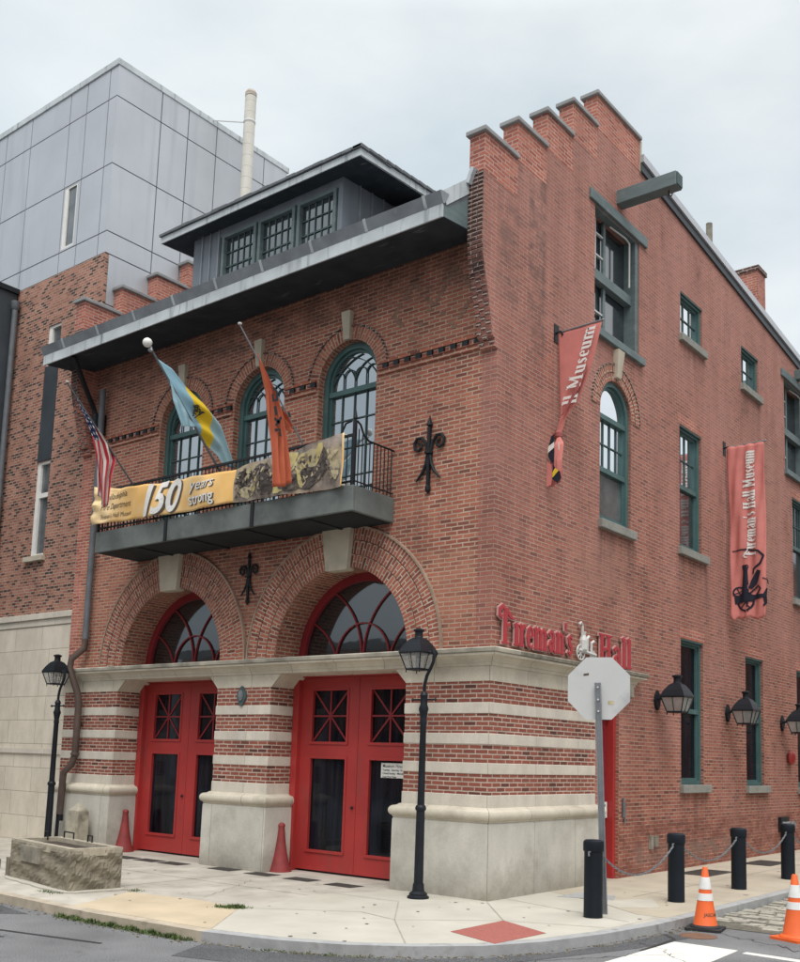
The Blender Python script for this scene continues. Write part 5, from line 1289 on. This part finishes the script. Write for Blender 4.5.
cloth('hanging_fold', [[(X + .03, -1.98, 7.76), (X + .03, -1.86, 7.60), (X + .03, -1.66, 7.40)], [(X + .05, -1.90, 7.46), (X + .05, -1.74, 7.36), (X + .05, -1.54, 7.24)], [(X + .06, -1.72, 7.06), (X + .06, -1.62, 7.10), (X + .06, -1.44, 7.14)]], 'pale_blue', BF, .02, 2, seed=6)
mb = MB(); rr = random.Random(8)
for k in range(16):
    y, z = -1.40 + rr.uniform(-.09, .09), 7.40 + rr.uniform(-.10, .10); a = rr.uniform(0, 3.1); l = rr.uniform(.03, .06)
    mb.tube([(X + .055, y - l * cos(a), z - l * sin(a)), (X + .06, y, z + .01), (X + .055, y + l * cos(a), z + l * sin(a))], .009, 5)
mb.build('crest', 'black_iron', BF)
X = -2.96
OF = flag_pole('tattered orange flag with black lettering hanging limp above the banner', X, (X, -.16, 5.84), (X, -2.33, 8.07), 'galv', .014)
cloth('flag_cloth', [[(X, -1.98, 7.76), (X, -1.94, 7.70), (X, -1.90, 7.66)],
                     [(X, -1.84, 7.44), (X, -1.76, 7.42), (X, -1.70, 7.40)],
                     [(X, -1.74, 7.24), (X, -1.64, 7.20), (X, -1.54, 7.20)],
                     [(X, -1.68, 6.92), (X, -1.54, 6.92), (X, -1.42, 6.96)],
                     [(X, -1.60, 6.55), (X, -1.46, 6.56), (X, -1.32, 6.66)],
                     [(X, -1.54, 6.18), (X, -1.40, 6.20), (X, -1.24, 6.30)],
                     [(X, -1.50, 5.84), (X, -1.32, 5.88), (X, -1.18, 5.98)]], 'orange_cloth', OF, .05, 3, seed=3)
cloth('loose_corner', [[(X, -1.54, 7.18), (X, -1.50, 7.1), (X, -1.44, 7.0)], [(X, -1.36, 7.02), (X, -1.32, 6.96), (X, -1.30, 6.80)], [(X, -1.20, 6.90), (X, -1.18, 6.84), (X, -1.22, 6.74)]], 'orange_cloth', OF, .03, 2, seed=9)
mb = MB()
def mark(pts, w_):
    V, F, O = rib(pts, w_); mb.add([(X + .085, y, z) for y, z in V], F)
mark([(-1.70, 7.30), (-1.62, 7.26), (-1.60, 7.14), (-1.68, 7.10), (-1.70, 7.2)], .05); mark([(-1.64, 7.03), (-1.60, 6.90)], .06)
mark([(-1.64, 6.84), (-1.52, 6.80)], .05); mark([(-1.60, 6.74), (-1.50, 6.90)], .045); mark([(-1.62, 6.66), (-1.52, 6.70), (-1.50, 6.60)], .05); mark([(-1.36, 7.02), (-1.32, 6.95)], .05)
mb.build('lettering', 'ink', OF)

# ---------------- salmon banners standing out from the side wall
def ban_bracket(t, y, z, L_):
    mb = MB(); mb.box(0, .012, y - .07, y + .07, z - .16, z + .14); mb.tube([(.01, y, z), (.10, y, z + .01), (.12, y, z - .06)], .022, 6); mb.build('bracket', 'black_iron', t)
    mb = MB(); mb.tube([(.02, y, z), (L_, y, z + .02)], .018, 8); mb.lathe([(.006, -.02), (.026, 0), (.006, .02)], 8, (L_, y, z + .02)); mb.build('rod', 'galv', t)
Y = 8.57
B2 = thing('wall_banner', "long salmon banner with white Fireman's Hall Museum lettering hanging flat from the side wall", 'banner', (.46, Y, 6.7))
ban_bracket(B2, Y, 8.60, .90)
def S2(x, z, off=0):
    f = (8.6 - z) / 3.7
    y = Y - .02 - .025 * sin(x * 17 + z * 1.3) * min(1, f * 2 + .2) - .014 * sin(x * 31 - z * 4)
    return (x + .03 * sin(f * 2.6) + (.05 * f if x < .45 else -.02 * f), y - off, z)
mb = MB(); V = []; nx, nz_ = 26, 60; F = []; rr = random.Random(2)
for i in range(nx + 1):
    zb = 4.92 + rr.uniform(-.05, .03)
    for j in range(nz_ + 1): V.append(S2(.06 + .80 * i / nx, lerp(zb, 8.60, j / nz_)))
F = [(i * (nz_ + 1) + j, (i + 1) * (nz_ + 1) + j, (i + 1) * (nz_ + 1) + j + 1, i * (nz_ + 1) + j + 1) for i in range(nx) for j in range(nz_)]
mb.add(V, F); c = mb.build('banner_cloth', 'salmon', B2, smooth=True); md = c.modifiers.new('thickness', 'SOLIDIFY'); md.thickness = .004; md.offset = 1
mb = MB(); q = 0; ww, tot = word("Fireman's Hall Museum"); k = 2.26 / tot
for ch, st in ww:
    for p, w_ in st:
        wl = [x * .25 for x in w_] if isinstance(w_, (list, tuple)) else w_ * .25
        V, F, O = rib([(.66 - y_ * .30, 6.20 + x_ * k) for x_, y_ in p], wl, .03)
        mb.add([S2(x, z, .016 + .0005 * (q % 6)) for x, z in V], F); q += 1
mb.build('lettering', 'white_cloth', B2)
def pumper(S, cx, cz, s, parent, name='pumper_silhouette', dx=1):
    mb = MB(); q = [0]
    def st(pts, w_):
        V, F, O = rib([(cx + a * s * dx, cz + b * s) for a, b in pts], [x * s for x in w_] if isinstance(w_, (list, tuple)) else w_ * s, .03)
        n = len(V) // 2; K = 8; P = []
        for j in range(K + 1): P += [S(lerp(V[i][0], V[n + i][0], j / K), lerp(V[i][1], V[n + i][1], j / K), .016 + .0006 * (q[0] % 12)) for i in range(n)]
        mb.add(P, [(j * n + i, j * n + i + 1, (j + 1) * n + i + 1, (j + 1) * n + i) for j in range(K) for i in range(n - 1)]); q[0] += 1
    circ = lambda x, z, r, n=18: [(x + r * cos(2 * pi * i / n), z + r * sin(2 * pi * i / n)) for i in range(n + 1)]
    st(circ(-.1, -.35, .30), .06); st(circ(-.36, -.05, .16), .05)
    for i in range(4):
        a = pi * i / 4; st([(-.1 - .28 * cos(a), -.35 - .28 * sin(a)), (-.1 + .28 * cos(a), -.35 + .28 * sin(a))], .035)
    for i in range(2):
        a = pi * i / 2 + .4; st([(-.36 - .15 * cos(a), -.05 - .15 * sin(a)), (-.36 + .15 * cos(a), -.05 + .15 * sin(a))], .03)
    st([(-.1, -.3), (-.1, .1), (-.1, .3), (-.1, .62), (-.1, .74), (-.1, .80)], [.34, .30, .24, .20, .28, .24])
    st([(-.48, -.28), (.10, -.24), (.62, -.2)], [.28, .18, .10]); st([(.10, .05), (.22, .25), (.38, .60)], [.12, .22, .14])
    st([(.1, -.1), (.35, .12), (.45, .02), (.25, -.2)], .05); st([(.62, .02), (.56, -.2), (.60, -.45), (.52, -.52)], [.04, .12, .10, .04])
    st([(-.55, 1.28), (-.1, 1.30), (.35, 1.22), (.52, 1.05), (.42, .82), (.2, .66), (.18, .5)], [.03, .05, .06, .07, .07, .06, .05]); st([(.5, .35), (.62, .30), (.66, .15)], .03)
    return mb.build(name, 'navy', parent)
pumper(S2, .47, 5.50, .66, B2)
Y = 1.64
B1 = thing('wall_banner', 'twisted salmon banner knotted into a rag and hanging on the side wall near the corner', 'banner', (.3, Y, 7.6))
ban_bracket(B1, Y, 8.66, .84)
cloth('banner_cloth', [[(.03, Y, 8.66), (.43, Y, 8.665), (.82, Y, 8.67)], [(.04, Y, 8.3), (.40, Y, 8.25), (.70, Y, 8.22)], [(.06, Y, 7.85), (.35, Y, 7.8), (.56, Y, 7.8)], [(.085, Y, 7.45), (.25, Y, 7.42), (.40, Y, 7.46)], [(.09, Y, 7.22), (.14, Y, 7.2), (.18, Y, 7.24)], [(.05, Y, 6.98), (.075, Y, 6.96), (.10, Y, 7.0)]], 'salmon', B1, .022, 2, seed=1)
mb = MB(); q = 0
def S1(x, z, off): return (x, Y - .05 - off, z)
ww, tot = word('ll Museum')
for ch, st in ww:
    for p, w_ in st:
        wl = [x * .25 for x in w_] if isinstance(w_, (list, tuple)) else w_ * .25
        V, F, O = rib([(.24 + x_ * .066 + .215 * (1 - .25 * (1 - x_ / tot)) - y_ * .26, 7.42 + x_ * .27) for x_, y_ in p], wl, .03)
        mb.add([S1(x, z, .0005 * (q % 6)) for x, z in V], F); q += 1
mb.build('lettering', 'white_cloth', B1)
cloth('dark_fold', [[(.53, Y - .04, 7.95), (.60, Y - .04, 8.0)], [(.36, Y - .05, 7.6), (.47, Y - .05, 7.66)], [(.14, Y - .05, 7.25), (.19, Y - .05, 7.28)]], 'salmon_dark', B1, .01, 1, seed=4)
MB().lathe([(.02, -.07), (.065, -.03), (.07, .03), (.03, .08)], 10, (.07, Y, 6.97)).build('knot', 'salmon_dark', B1, smooth=True)
Yt = Y - .26
cloth('banner_tail', [[(.05, Y, 6.95), (.07, Y, 6.96), (.09, Y, 6.95)], [(.10, Yt + .06, 6.74), (.20, Yt + .06, 6.76), (.27, Yt + .06, 6.74)], [(.09, Yt, 6.5), (.20, Yt, 6.48), (.29, Yt, 6.46)], [(.08, Yt, 6.28), (.20, Yt, 6.26), (.31, Yt, 6.26)], [(.08, Yt, 6.06), (.17, Yt, 6.08), (.28, Yt, 6.14)]], 'salmon', B1, .02, 2, seed=7)
mb = MB()
def patch(pts, m):
    n = len(pts); y0 = Yt - .045 - .0025 * (len(mb.f) // 3)
    mb.add([(x + .18, y0, z) for x, z in pts] + [(x + .18, y0 + .002, z) for x, z in pts], [tuple(range(n)), tuple(range(2 * n - 1, n - 1, -1))] + [(i, (i + 1) % n, (i + 1) % n + n, i + n) for i in range(n)], m)
patch([(-.10, 6.72), (-.06, 6.86), (-.01, 6.88), (.0, 6.60), (-.01, 6.40), (-.06, 6.46), (-.11, 6.54)], 0); patch([(-.105, 6.70), (-.0, 6.76), (.0, 6.67), (-.11, 6.60)], 1); patch([(.075, 6.74), (.09, 6.74), (.095, 6.62), (.08, 6.62)], 1)
patch([(-.12, 6.46), (-.04, 6.40), (-.02, 6.2), (-.04, 6.08), (-.12, 6.07)], 3)
patch([(-.01, 6.42), (.04, 6.32), (.12, 6.27), (.14, 6.16), (.08, 6.09), (-.02, 6.17)], 0); patch([(.035, 6.335), (.095, 6.285), (-.01, 6.185), (-.01, 6.27)], 2)
mb.build('print_patches', ['navy', 'white_cloth', 'yellow_cloth', 'salmon'], B1)

# ================================================================== STREET OBJECTS
# ---------------- lanterns
def lantern(mb_roof, mb_frame, mb_glass, mb_bulb, c, s=1.0):
    """four-sided lantern, c = centre of the roof's lower edge"""
    x, y, z = c; r4 = pi / 4
    mb_roof.lathe([(.40 * s, -.02 * s), (.43 * s, .0), (.42 * s, .03 * s), (.33 * s, .16 * s), (.20 * s, .29 * s), (.115 * s, .33 * s), (.01, .33 * s)], 4, c, 0, r4)
    mb_roof.lathe([(.095 * s, .325 * s), (.085 * s, .36 * s), (.085 * s, .45 * s), (.12 * s, .47 * s), (.12 * s, .50 * s), (.05 * s, .53 * s)], 12, c)
    mb_frame.lathe([(.25 * s, -.37 * s), (.265 * s, -.36 * s), (.265 * s, -.335 * s), (.25 * s, -.33 * s)], 4, c, 0, r4)
    for k in range(4):
        a = r4 + k * pi / 2; mb_frame.tube([(x + .255 * s * cos(a), y + .255 * s * sin(a), z - .35 * s), (x + .40 * s * cos(a), y + .40 * s * sin(a), z - .01 * s)], .014 * s, 5)
        a2 = k * pi / 2; mb_frame.tube([(x + .18 * s * cos(a2), y + .18 * s * sin(a2), z - .35 * s), (x + .28 * s * cos(a2), y + .28 * s * sin(a2), z - .01 * s)], .009 * s, 5)
        mb_frame.tube([(x + .25 * s * cos(a), y + .25 * s * sin(a), z - .36 * s), (x + .25 * s * cos(a), y + .25 * s * sin(a), z - .42 * s)], .012 * s, 5)
    mb_glass.lathe([(.245 * s, -.345 * s), (.385 * s, -.015 * s)], 4, c, 0, r4)
    mb_bulb.lathe([(.03 * s, -.34 * s), (.03 * s, -.15 * s), (.045 * s, -.12 * s), (.02 * s, -.05 * s)], 10, c)
def lamp_glass_mat():
    m, t, b = nodes('lantern_glass'); o = t.nodes['Material Output']
    tr = t.nodes.new('ShaderNodeBsdfTransparent'); tr.inputs[0].default_value = (.93, .95, .95, 1)
    t.links.new(rampn(t, noise(t, 9, 4), [(.3, .45), (.7, .62)]), b.inputs['Base Color']); b.inputs['Roughness'].default_value = .15
    mx_ = t.nodes.new('ShaderNodeMixShader'); mx_.inputs[0].default_value = .34
    t.links.new(tr.outputs[0], mx_.inputs[1]); t.links.new(b.outputs[0], mx_.inputs[2]); t.links.new(mx_.outputs[0], o.inputs[0]); return m
M['lantern_glass'] = lamp_glass_mat()
SL_ = thing('street_lamp', 'black iron street lamp with a four sided lantern before the corner pier', 'street lamp', (-.705, -.59, 0), 0, 'black iron street lamps')
mb = MB(); c = (-.705, -.59, 0)
mb.lathe([(.15, 0), (.15, .03), (.125, .045), (.125, .07), (.085, .10), (.08, .14), (.075, .2)], 16, c); mb.build('base', 'lamp_black', SL_, smooth=True)
mb = MB(); mb.lathe([(.066, .18), (.060, 1.17), (.074, 1.18), (.079, 1.21), (.066, 1.24), (.052, 1.25), (.044, 2.35), (.054, 2.38), (.044, 2.42), (.06, 2.52), (.072, 2.56), (.052, 2.62), (.048, 2.72), (.058, 2.75), (.036, 2.80)], 14, c); mb.build('post', 'lamp_black', SL_, smooth=True)
mb = MB(); mb.tube([(-.705 - .20, -.59, 2.69), (-.705 + .20, -.59, 2.69)], .013, 6)
for q in (-1, 1): mb.lathe([(.005, -.025), (.025, 0), (.005, .025)], 8, (-.705 + q * .2, -.59, 2.69))
mb.build('ladder_bar', 'lamp_black', SL_)
mb = MB(); mb.tube([(-.705, -.59, 2.78), (-.70, -.59, 2.90), (-.665, -.59, 3.02), (-.60, -.59, 3.13), (-.555, -.59, 3.22), (-.545, -.59, 3.32), (-.575, -.59, 3.385)], .024, 8); mb.build('neck', 'lamp_black', SL_, smooth=True)
a, b_, g_, h_ = MB(), MB(), MB(), MB(); lantern(a, b_, g_, h_, (-.83, -.59, 3.345), .66)
b_.tube([(-.545, -.59, 3.33), (-.66, -.59, 3.36)], .02, 6); b_.tube([(-.60, -.59, 3.11), (-.83, -.59, 3.11)], .012, 6)
fr = b_.build('lantern', 'lamp_black', SL_); a.build('lantern_roof', 'lamp_black', fr); g_.build('lantern_glass', 'lantern_glass', fr); h_.build('burner', 'galv', fr)
copy_thing(SL_, (-9.78, -.5, 0), 0, 'black iron street lamp with a four sided lantern behind the stone trough')
WL0 = thing('wall_lantern', 'black bracket lantern on the side wall, nearest the stop sign', 'wall lantern', (0, 5.27, 3.04), 0, 'black lanterns on the side wall')
a, b_, g_, h_ = MB(), MB(), MB(), MB(); lantern(a, b_, g_, h_, (.41, 5.27, 3.09), .76)
b_.tube([(.02, 5.27, 3.04), (.12, 5.27, 3.08), (.20, 5.27, 3.09)], .03, 8)
fr = b_.build('lantern', 'lamp_black', WL0); a.build('lantern_roof', 'lamp_black', fr); g_.build('lantern_glass', 'glass_lamp', fr); h_.build('burner', 'galv', fr)
mb = MB().plate([(5.27, 2.86), (5.34, 2.93), (5.37, 3.04), (5.34, 3.13), (5.27, 3.22), (5.20, 3.13), (5.17, 3.04), (5.20, 2.93)], [], TR, -.05, .0); mb.build('wall_plate', 'lamp_black', WL0, bevel=.02)
copy_thing(WL0, (0, 8.58, 2.98), 0, 'black bracket lantern on the side wall, middle one of the three'); copy_thing(WL0, (0, 11.86, 2.92), 0, 'black bracket lantern on the side wall, farthest one at the right edge')
# ---------------- bollards and chains
BP_ = [(1.80, -.28), (1.90, 1.92), (1.95, 4.12), (2.00, 6.25)]; BH = [.945, .925, .925, .915]
B0 = thing('bollard', '', 'bollard', (BP_[0][0], BP_[0][1], 0), 0, 'black iron bollards along the side pavement')
mb = MB(); mb.lathe([(.120, 0), (.117, .02), (.114, .80), (.118, .805)], 24, (*BP_[0], 0)); mb.build('post', 'bollard_black', B0, smooth=True)
mb = MB(); mb.lathe([(.122, .80), (.128, .81), (.128, .90), (.122, .925), (.10, .94), (.001, .945)], 24, (*BP_[0], 0)); mb.build('cap', 'bollard_black', B0, smooth=True)
mb = MB(); mb.tube([(BP_[0][0] + .02, BP_[0][1] + .11, .80), (BP_[0][0] + .02, BP_[0][1] + .155, .80), (BP_[0][0] + .02, BP_[0][1] + .15, .75)], .012, 6); mb.tube([(BP_[0][0] + .02, BP_[0][1] - .11, .80), (BP_[0][0] + .02, BP_[0][1] - .155, .80), (BP_[0][0] + .02, BP_[0][1] - .15, .75)], .012, 6); mb.build('chain_eye', 'galv', B0)
BL = ['black iron bollard beside the stop sign post', 'black iron bollard left of the front traffic cone, second from the stop sign', 'black iron bollard just behind the front traffic cone', 'black iron bollard behind the rear traffic cone, farthest of the row']
B0['label'] = BL[0]
for (x, y), l in zip(BP_[1:], BL[1:]): copy_thing(B0, (x, y, 0), 0, l)
CL = ['slack chain between the bollard by the stop sign and the next one', 'slack chain between the middle two bollards, above the front traffic cone', 'slack chain between the two farthest bollards', 'slack chain running on from the farthest bollard out of the picture']
ends = BP_ + [(2.05, 8.4)]
for i in range(4):
    (xa, ya), (xb, yb) = ends[i], ends[i + 1]; mb = MB(); n = 46; A = Vector((xa + .02, ya + .16, .76)); B = Vector((xb + .02, yb - .16, .76)); pts = []
    for k in range(n + 1):
        t = k / n; p = A.lerp(B, t); p.z -= .30 * (1 - (2 * t - 1) ** 2) * (1.05 if i == 0 else .85); pts.append(p)
    for k in range(n):
        d = (pts[k + 1] - pts[k]); e = d * .18
        if k % 2: mb.bar(pts[k] - e, pts[k + 1] + e, .026, .009)
        else: mb.bar(pts[k] - e, pts[k + 1] + e, .009, .026)
    o = mb.build('chain', 'galv', None, loc=A); tag(o, CL[i], 'chain', 'chains slung between the bollards')
# ---------------- stop sign seen from behind
ST = thing('stop_sign', 'blank silver back of an octagonal stop sign on a leaning steel post', 'traffic sign', (1.76, .08, 0), 0)
ang = radians(20); R8 = .405 / cos(pi / 8)
fx = Vector((cos(ang), sin(ang), 0)); fn = Vector((-sin(ang), cos(ang), 0)); c0 = Vector((1.66, .08, 2.85))
mb = MB(); q = [(R8 * cos(pi / 8 + k * pi / 4), R8 * sin(pi / 8 + k * pi / 4)) for k in range(8)]
P = [c0 + fx * a + Vector((0, 0, b)) + fn * .0 for a, b in q] + [c0 + fx * a + Vector((0, 0, b)) + fn * .004 for a, b in q]
mb.add(P, [tuple(range(7, -1, -1)), tuple(range(8, 16))] + [(i, (i + 1) % 8, (i + 1) % 8 + 8, i + 8) for i in range(8)]); mb.build('sign_plate', 'sign_back', ST)
mb = MB(); A = Vector((1.775, .06, 0)); Bq = Vector((1.665, .045, 2.92)); mb.bar(A, Bq, .055, .006, 0, fn)
for s in (-1, 1): mb.bar(A + fx * s * .034 - fn * .012, Bq + fx * s * .034 - fn * .012, .014, .030, 0, fn)
mb.build('post', 'galv', ST)
mb = MB()
for z in (2.55, 2.70, 2.86): p = A.lerp(Bq, z / 2.92); mb.tube([p - fn * .022, p + fn * .02], .013, 8)
mb.build('bolt', 'silver', ST)
mb = MB(); q0 = c0 - fn * .0015
def on_plate(a, b): return q0 + fx * a + Vector((0, 0, b)) - fn * .0008
mb.add([on_plate(a, b) for a, b in ((.12, -.21), (.20, -.21), (.20, -.16), (.12, -.16))], [(3, 2, 1, 0)], 0); mb.add([on_plate(a, b) for a, b in ((-.20, .16), (-.13, .17), (-.13, .20), (-.20, .19))], [(3, 2, 1, 0)], 1)
mb.build('sticker', ['photo_pale', 'shadow_brown'], ST)
# ---------------- traffic cones
def cone_prof(r0, r1, z0, z1): return [(r0, z0), (r1, z1)]
TC = thing('traffic_cone', 'orange traffic cone with two white collars on a black base, nearest the bollards', 'traffic cone', (2.91, .53, -.10), radians(12), 'orange traffic cones in the side street')
rc = lambda z: .158 - (.158 - .034) * (z - .07) / (.83 - .07)
def build_cone(TC, base_mat):
    mb = MB(); mb.plate([(-.21, -.24), (.21, -.24), (.24, -.21), (.24, .21), (.21, .24), (-.21, .24), (-.24, .21), (-.24, -.21)], [], TZ, -.035, .0); mb.lathe([(.21, .035), (.20, .055), (.165, .07)], 24); mb.build('base', base_mat, TC, bevel=.01, world=False)
    mb = MB(); mb.lathe([(.175, .055), (rc(.075), .08), (rc(.45), .45), (rc(.82), .82), (rc(.82) - .01, .835), (.018, .835), (.016, .80)], 28); mb.build('cone', 'cone_orange', TC, smooth=True, world=False)
    mb = MB(); mb.lathe([(rc(.39) + .001, .39), (rc(.39) + .004, .392), (rc(.48) + .004, .483), (rc(.48) + .001, .485)], 28); mb.build('reflective_collar', 'cone_white', TC, smooth=True, world=False)
    mb = MB(); mb.lathe([(rc(.54) + .001, .54), (rc(.54) + .004, .542), (rc(.695) + .004, .698), (rc(.70) + .001, .70)], 28); mb.build('reflective_collar', 'cone_white', TC, smooth=True, world=False)
TC.scale = (.9, .9, .9); build_cone(TC, 'rubber')
V, F = text_shape('JASCAM', .062, 0, .001); mb = MB(); r_ = rc(.19) + .003
add_flat(mb, V, F, lambda x, y, o: ((rc(.19 + y) + .003) * cos(-1.25 + x / r_ - 0.25), (rc(.19 + y) + .003) * sin(-1.25 + x / r_ - .25), .19 + y), 0); mb.build('lettering', 'shadow_brown', TC, world=False)
TC2 = thing('traffic_cone', 'orange traffic cone with two white collars on an orange base, at the right edge', 'traffic cone', (3.98, .62, -.10), radians(-20), 'orange traffic cones in the side street')
TC2.scale = (.9, .9, .9); build_cone(TC2, 'cone_orange')
# ---------------- red iron wheel guards
def guard(x, y, label, rz):
    t = thing('wheel_guard', label, 'wheel guard', (x, y, 0), rz, 'red iron wheel guards beside the doors')
    mb = MB(); prof = [(.185, 0), (.178, .04), (.145, .14), (.108, .28), (.082, .42), (.064, .56), (.054, .66), (.048, .70), (.058, .725), (.055, .75), (.03, .775), (.002, .78)]
    mb.lathe(prof, 18); o = mb.build('cone_body', 'guard_red', t, smooth=True, world=False)
    MB().lathe([(.195, 0), (.195, .015), (.18, .02)], 18).build('foot', 'guard_red', t, world=False)
guard(-4.22, .22, 'faded red iron cone guarding the middle pier beside the right doors', 0)
guard(-8.40, .22, 'faded red iron cone beside the left doors, next to the left pier', .6)
# ---------------- stone trough
TR_ = thing('stone_trough', 'rough weathered stone trough with an iron handle at the kerb', 'trough', (-5.03, -3.20, 0), radians(-9))
mb = MB(); Lx, Ly, Hh = 1.0, .37, .56; n = 16; rr = random.Random(12)
# outer shell with rough faces
def rough_wall(p0, p1, nrm, h0, h1, nu, nv, amp):
    V = []
    for j in range(nv + 1):
        for i in range(nu + 1):
            t = i / nu; z = lerp(h0, h1, j / nv); k = 0 if (i in (0, nu) or j == nv) else amp * (rr.random() - .45) + amp * .6 * sin(t * 9 + j)
            V.append((lerp(p0[0], p1[0], t) + nrm[0] * k, lerp(p0[1], p1[1], t) + nrm[1] * k, z))
    mb.add(V, [(j * (nu + 1) + i, j * (nu + 1) + i + 1, (j + 1) * (nu + 1) + i + 1, (j + 1) * (nu + 1) + i) for j in range(nv) for i in range(nu)])
rough_wall((-Lx, -Ly), (Lx, -Ly), (0, -1), -.02, Hh - .03, 34, 14, .022); rough_wall((Lx, -Ly), (Lx, Ly), (1, 0), -.02, Hh - .03, 26, 14, .03)
rough_wall((Lx, Ly), (-Lx, Ly), (0, 1), -.02, Hh - .03, 20, 8, .02); rough_wall((-Lx, Ly), (-Lx, -Ly), (-1, 0), -.02, Hh - .03, 16, 8, .02)
mb.build('body', 'trough_stone', TR_, world=False)
mb = MB().plate([(-Lx, -Ly), (Lx, -Ly), (Lx, Ly), (-Lx, Ly)], [[(-Lx + .11, -Ly + .11), (Lx - .11, -Ly + .11), (Lx - .11, Ly - .11), (-Lx + .11, Ly - .11)]], TZ, -Hh, -Hh + .10); mb.build('rim', 'trough_rim', TR_, world=False, bevel=.012)
MB().box(-Lx + .1, Lx - .1, -Ly + .1, Ly - .1, Hh - .12, Hh - .06).build('soil', 'soil', TR_, world=False)
mb = MB().plate([(-.58, .28), (.10, .28), (.10, .50), (-.58, .50)], [], TF, -Ly - .03, -Ly + .01); mb.build('worn_panel', 'weathered_stone', TR_, world=False, bevel=.01)
mb = MB()
for (x, y, sz_) in ((-.60, .31, .16), (.10, .31, .07), (-.90, .1, .05)):
    mb = MB().tube([(x - sz_, y, Hh - .03), (x - sz_, y, Hh + .09), (x + sz_, y, Hh + .09), (x + sz_, y, Hh - .03)], .012, 6); mb.build('handle', 'black_iron', TR_, world=False)
mb = MB(); mb.plate([(-1.22, -.34), (-.99, -.38), (-.99, .2), (-1.20, .18)], [], TZ, -.27, 0); mb.build('end_block', 'trough_stone', TR_, world=False, bevel=.03)
mb = MB(); rr = random.Random(21); ring = [((Lx + .13 + rr.uniform(-.06, .05)) * cos(t) * 1.25, (Ly + .10 + rr.uniform(-.05, .05)) * sin(t) * 1.32) for t in [2 * pi * k / 40 for k in range(40)]]
ring = [(max(-Lx - .16, min(Lx + .14, a)) + rr.uniform(-.02, .02), max(-Ly - .12, min(Ly + .12, b)) + rr.uniform(-.02, .02)) for a, b in ring]
mb.plate(ring, [], TZ, -.018, -.004); mb.build('mortar_bed', 'concrete_new', TR_, world=False, bevel=.006)
# ---------------- pointed granite post by the left pier
t = thing('stone_post', 'short pointed granite post leaning by the downspout at the left pier', 'stone post', (-9.02, -.38, 0))
mb = MB(); P = [(-.19, -.14, 0), (.19, -.14, 0), (.19, .14, 0), (-.19, .14, 0), (-.17, -.12, .74), (.17, -.12, .74), (.17, .12, .74), (-.17, .12, .74), (0, 0, .90)]
mb.add(P, [(3, 2, 1, 0), (0, 1, 5, 4), (1, 2, 6, 5), (2, 3, 7, 6), (3, 0, 4, 7), (4, 5, 8), (5, 6, 8), (6, 7, 8), (7, 4, 8)]); mb.build('shaft', 'post_stone', t, world=False, bevel=.02)
# ---------------- signs and fittings
nt_ = thing('door_notice', 'white paper notice with opening hours on the right hand red door', 'notice', (-2.18, .595, 1.68))
MB().plate(rect(-.27, .27, -.115, .115), [], TF, -.004, 0).build('paper_sheet', 'paper', nt_, world=False)
mb = MB()
for k, (s, sz, xx) in enumerate((('Museum Hours', .072, -.24), ('Tuesday - Saturday 10-4', .044, -.24), ('Closed Sunday - Monday', .044, -.24), ('Open First Friday', .040, -.24))):
    V, F = text_shape(s, sz, 0, .0012); mb.add([(xx + a, -.0048, .045 - k * .052 + b) for a, b in V], F)
mb.build('lettering', 'ink', nt_, world=False)
ds = thing('door_sign', 'small white entrance sign with an arrow on the red side door', 'sign', (-.17, 3.56, 1.12))
mb = MB().plate(rect(-.14, .18, -.13, .13), [], TR, -.012, 0); mb.build('board', 'paper', ds, world=False)
mb = MB(); [mb.add([(.0126, a, z), (.0126, b_, z), (.0126, b_, z + .035), (.0126, a, z + .035)], [(0, 1, 2, 3)]) for a, b_, z in ((-.08, -.02, .055), (.01, .05, .055), (.075, .12, .055), (-.04, .08, .0))]; mb.add([(.0126, -.08, -.055), (.0126, .06, -.055), (.0126, .06, -.035), (.0126, -.08, -.035)], [(0, 1, 2, 3)]); mb.add([(.0127, .05, -.085), (.0127, .12, -.045), (.0127, .05, -.005)], [(0, 1, 2)]); mb.add([(.0128, -.11, -.115), (.0128, .13, -.115), (.0128, .13, -.1), (.0128, -.11, -.1)], [(0, 1, 2, 3)])
mb.build('lettering', 'ink', ds, world=False)
fb = thing('alarm_bell', 'small red fire alarm bell on the side wall by the far window', 'alarm bell', (0, 12.30, 2.14))
def xl(mb, prof, c):
    n = 18; V = []; k = len(prof)
    for r, x in prof: V += [(c[0] + x, c[1] + r * cos(2 * pi * j / n), c[2] + r * sin(2 * pi * j / n)) for j in range(n)]
    mb.add(V, [(i * n + j, i * n + (j + 1) % n, (i + 1) * n + (j + 1) % n, (i + 1) * n + j) for i in range(k - 1) for j in range(n)] + [tuple(range(n - 1, -1, -1)), tuple(range((k - 1) * n, k * n))])
mb = MB(); xl(mb, [(.17, .06), (.17, .08), (.15, .12), (.08, .155), (.01, .16)], (0, 0, 0)); mb.build('gong', 'red_paint', fb, smooth=True, world=False)
MB().box(0, .06, -.09, .09, -.09, .09).build('back_box', 'red_dark', fb, world=False)
hc = thing('hose_connection', 'black twin hose connection box low on the side wall behind the last bollard', 'hose connection', (0, 11.80, .62))
MB().box(0, .08, -.26, .26, -.16, .18).build('plate', 'black_iron', hc, world=False)
mb = MB(); xl(mb, [(.08, .05), (.08, .2), (.095, .2), (.095, .24), (.02, .25)], (0, -.13, 0)); xl(mb, [(.08, .05), (.08, .2), (.095, .2), (.095, .24), (.02, .25)], (0, .13, 0)); mb.build('inlet', 'galv', hc, world=False)
mb = MB(); mb.box(.082, .09, -.2, .2, -.155, -.11); mb.build('red_strip', 'red_paint', hc, world=False)
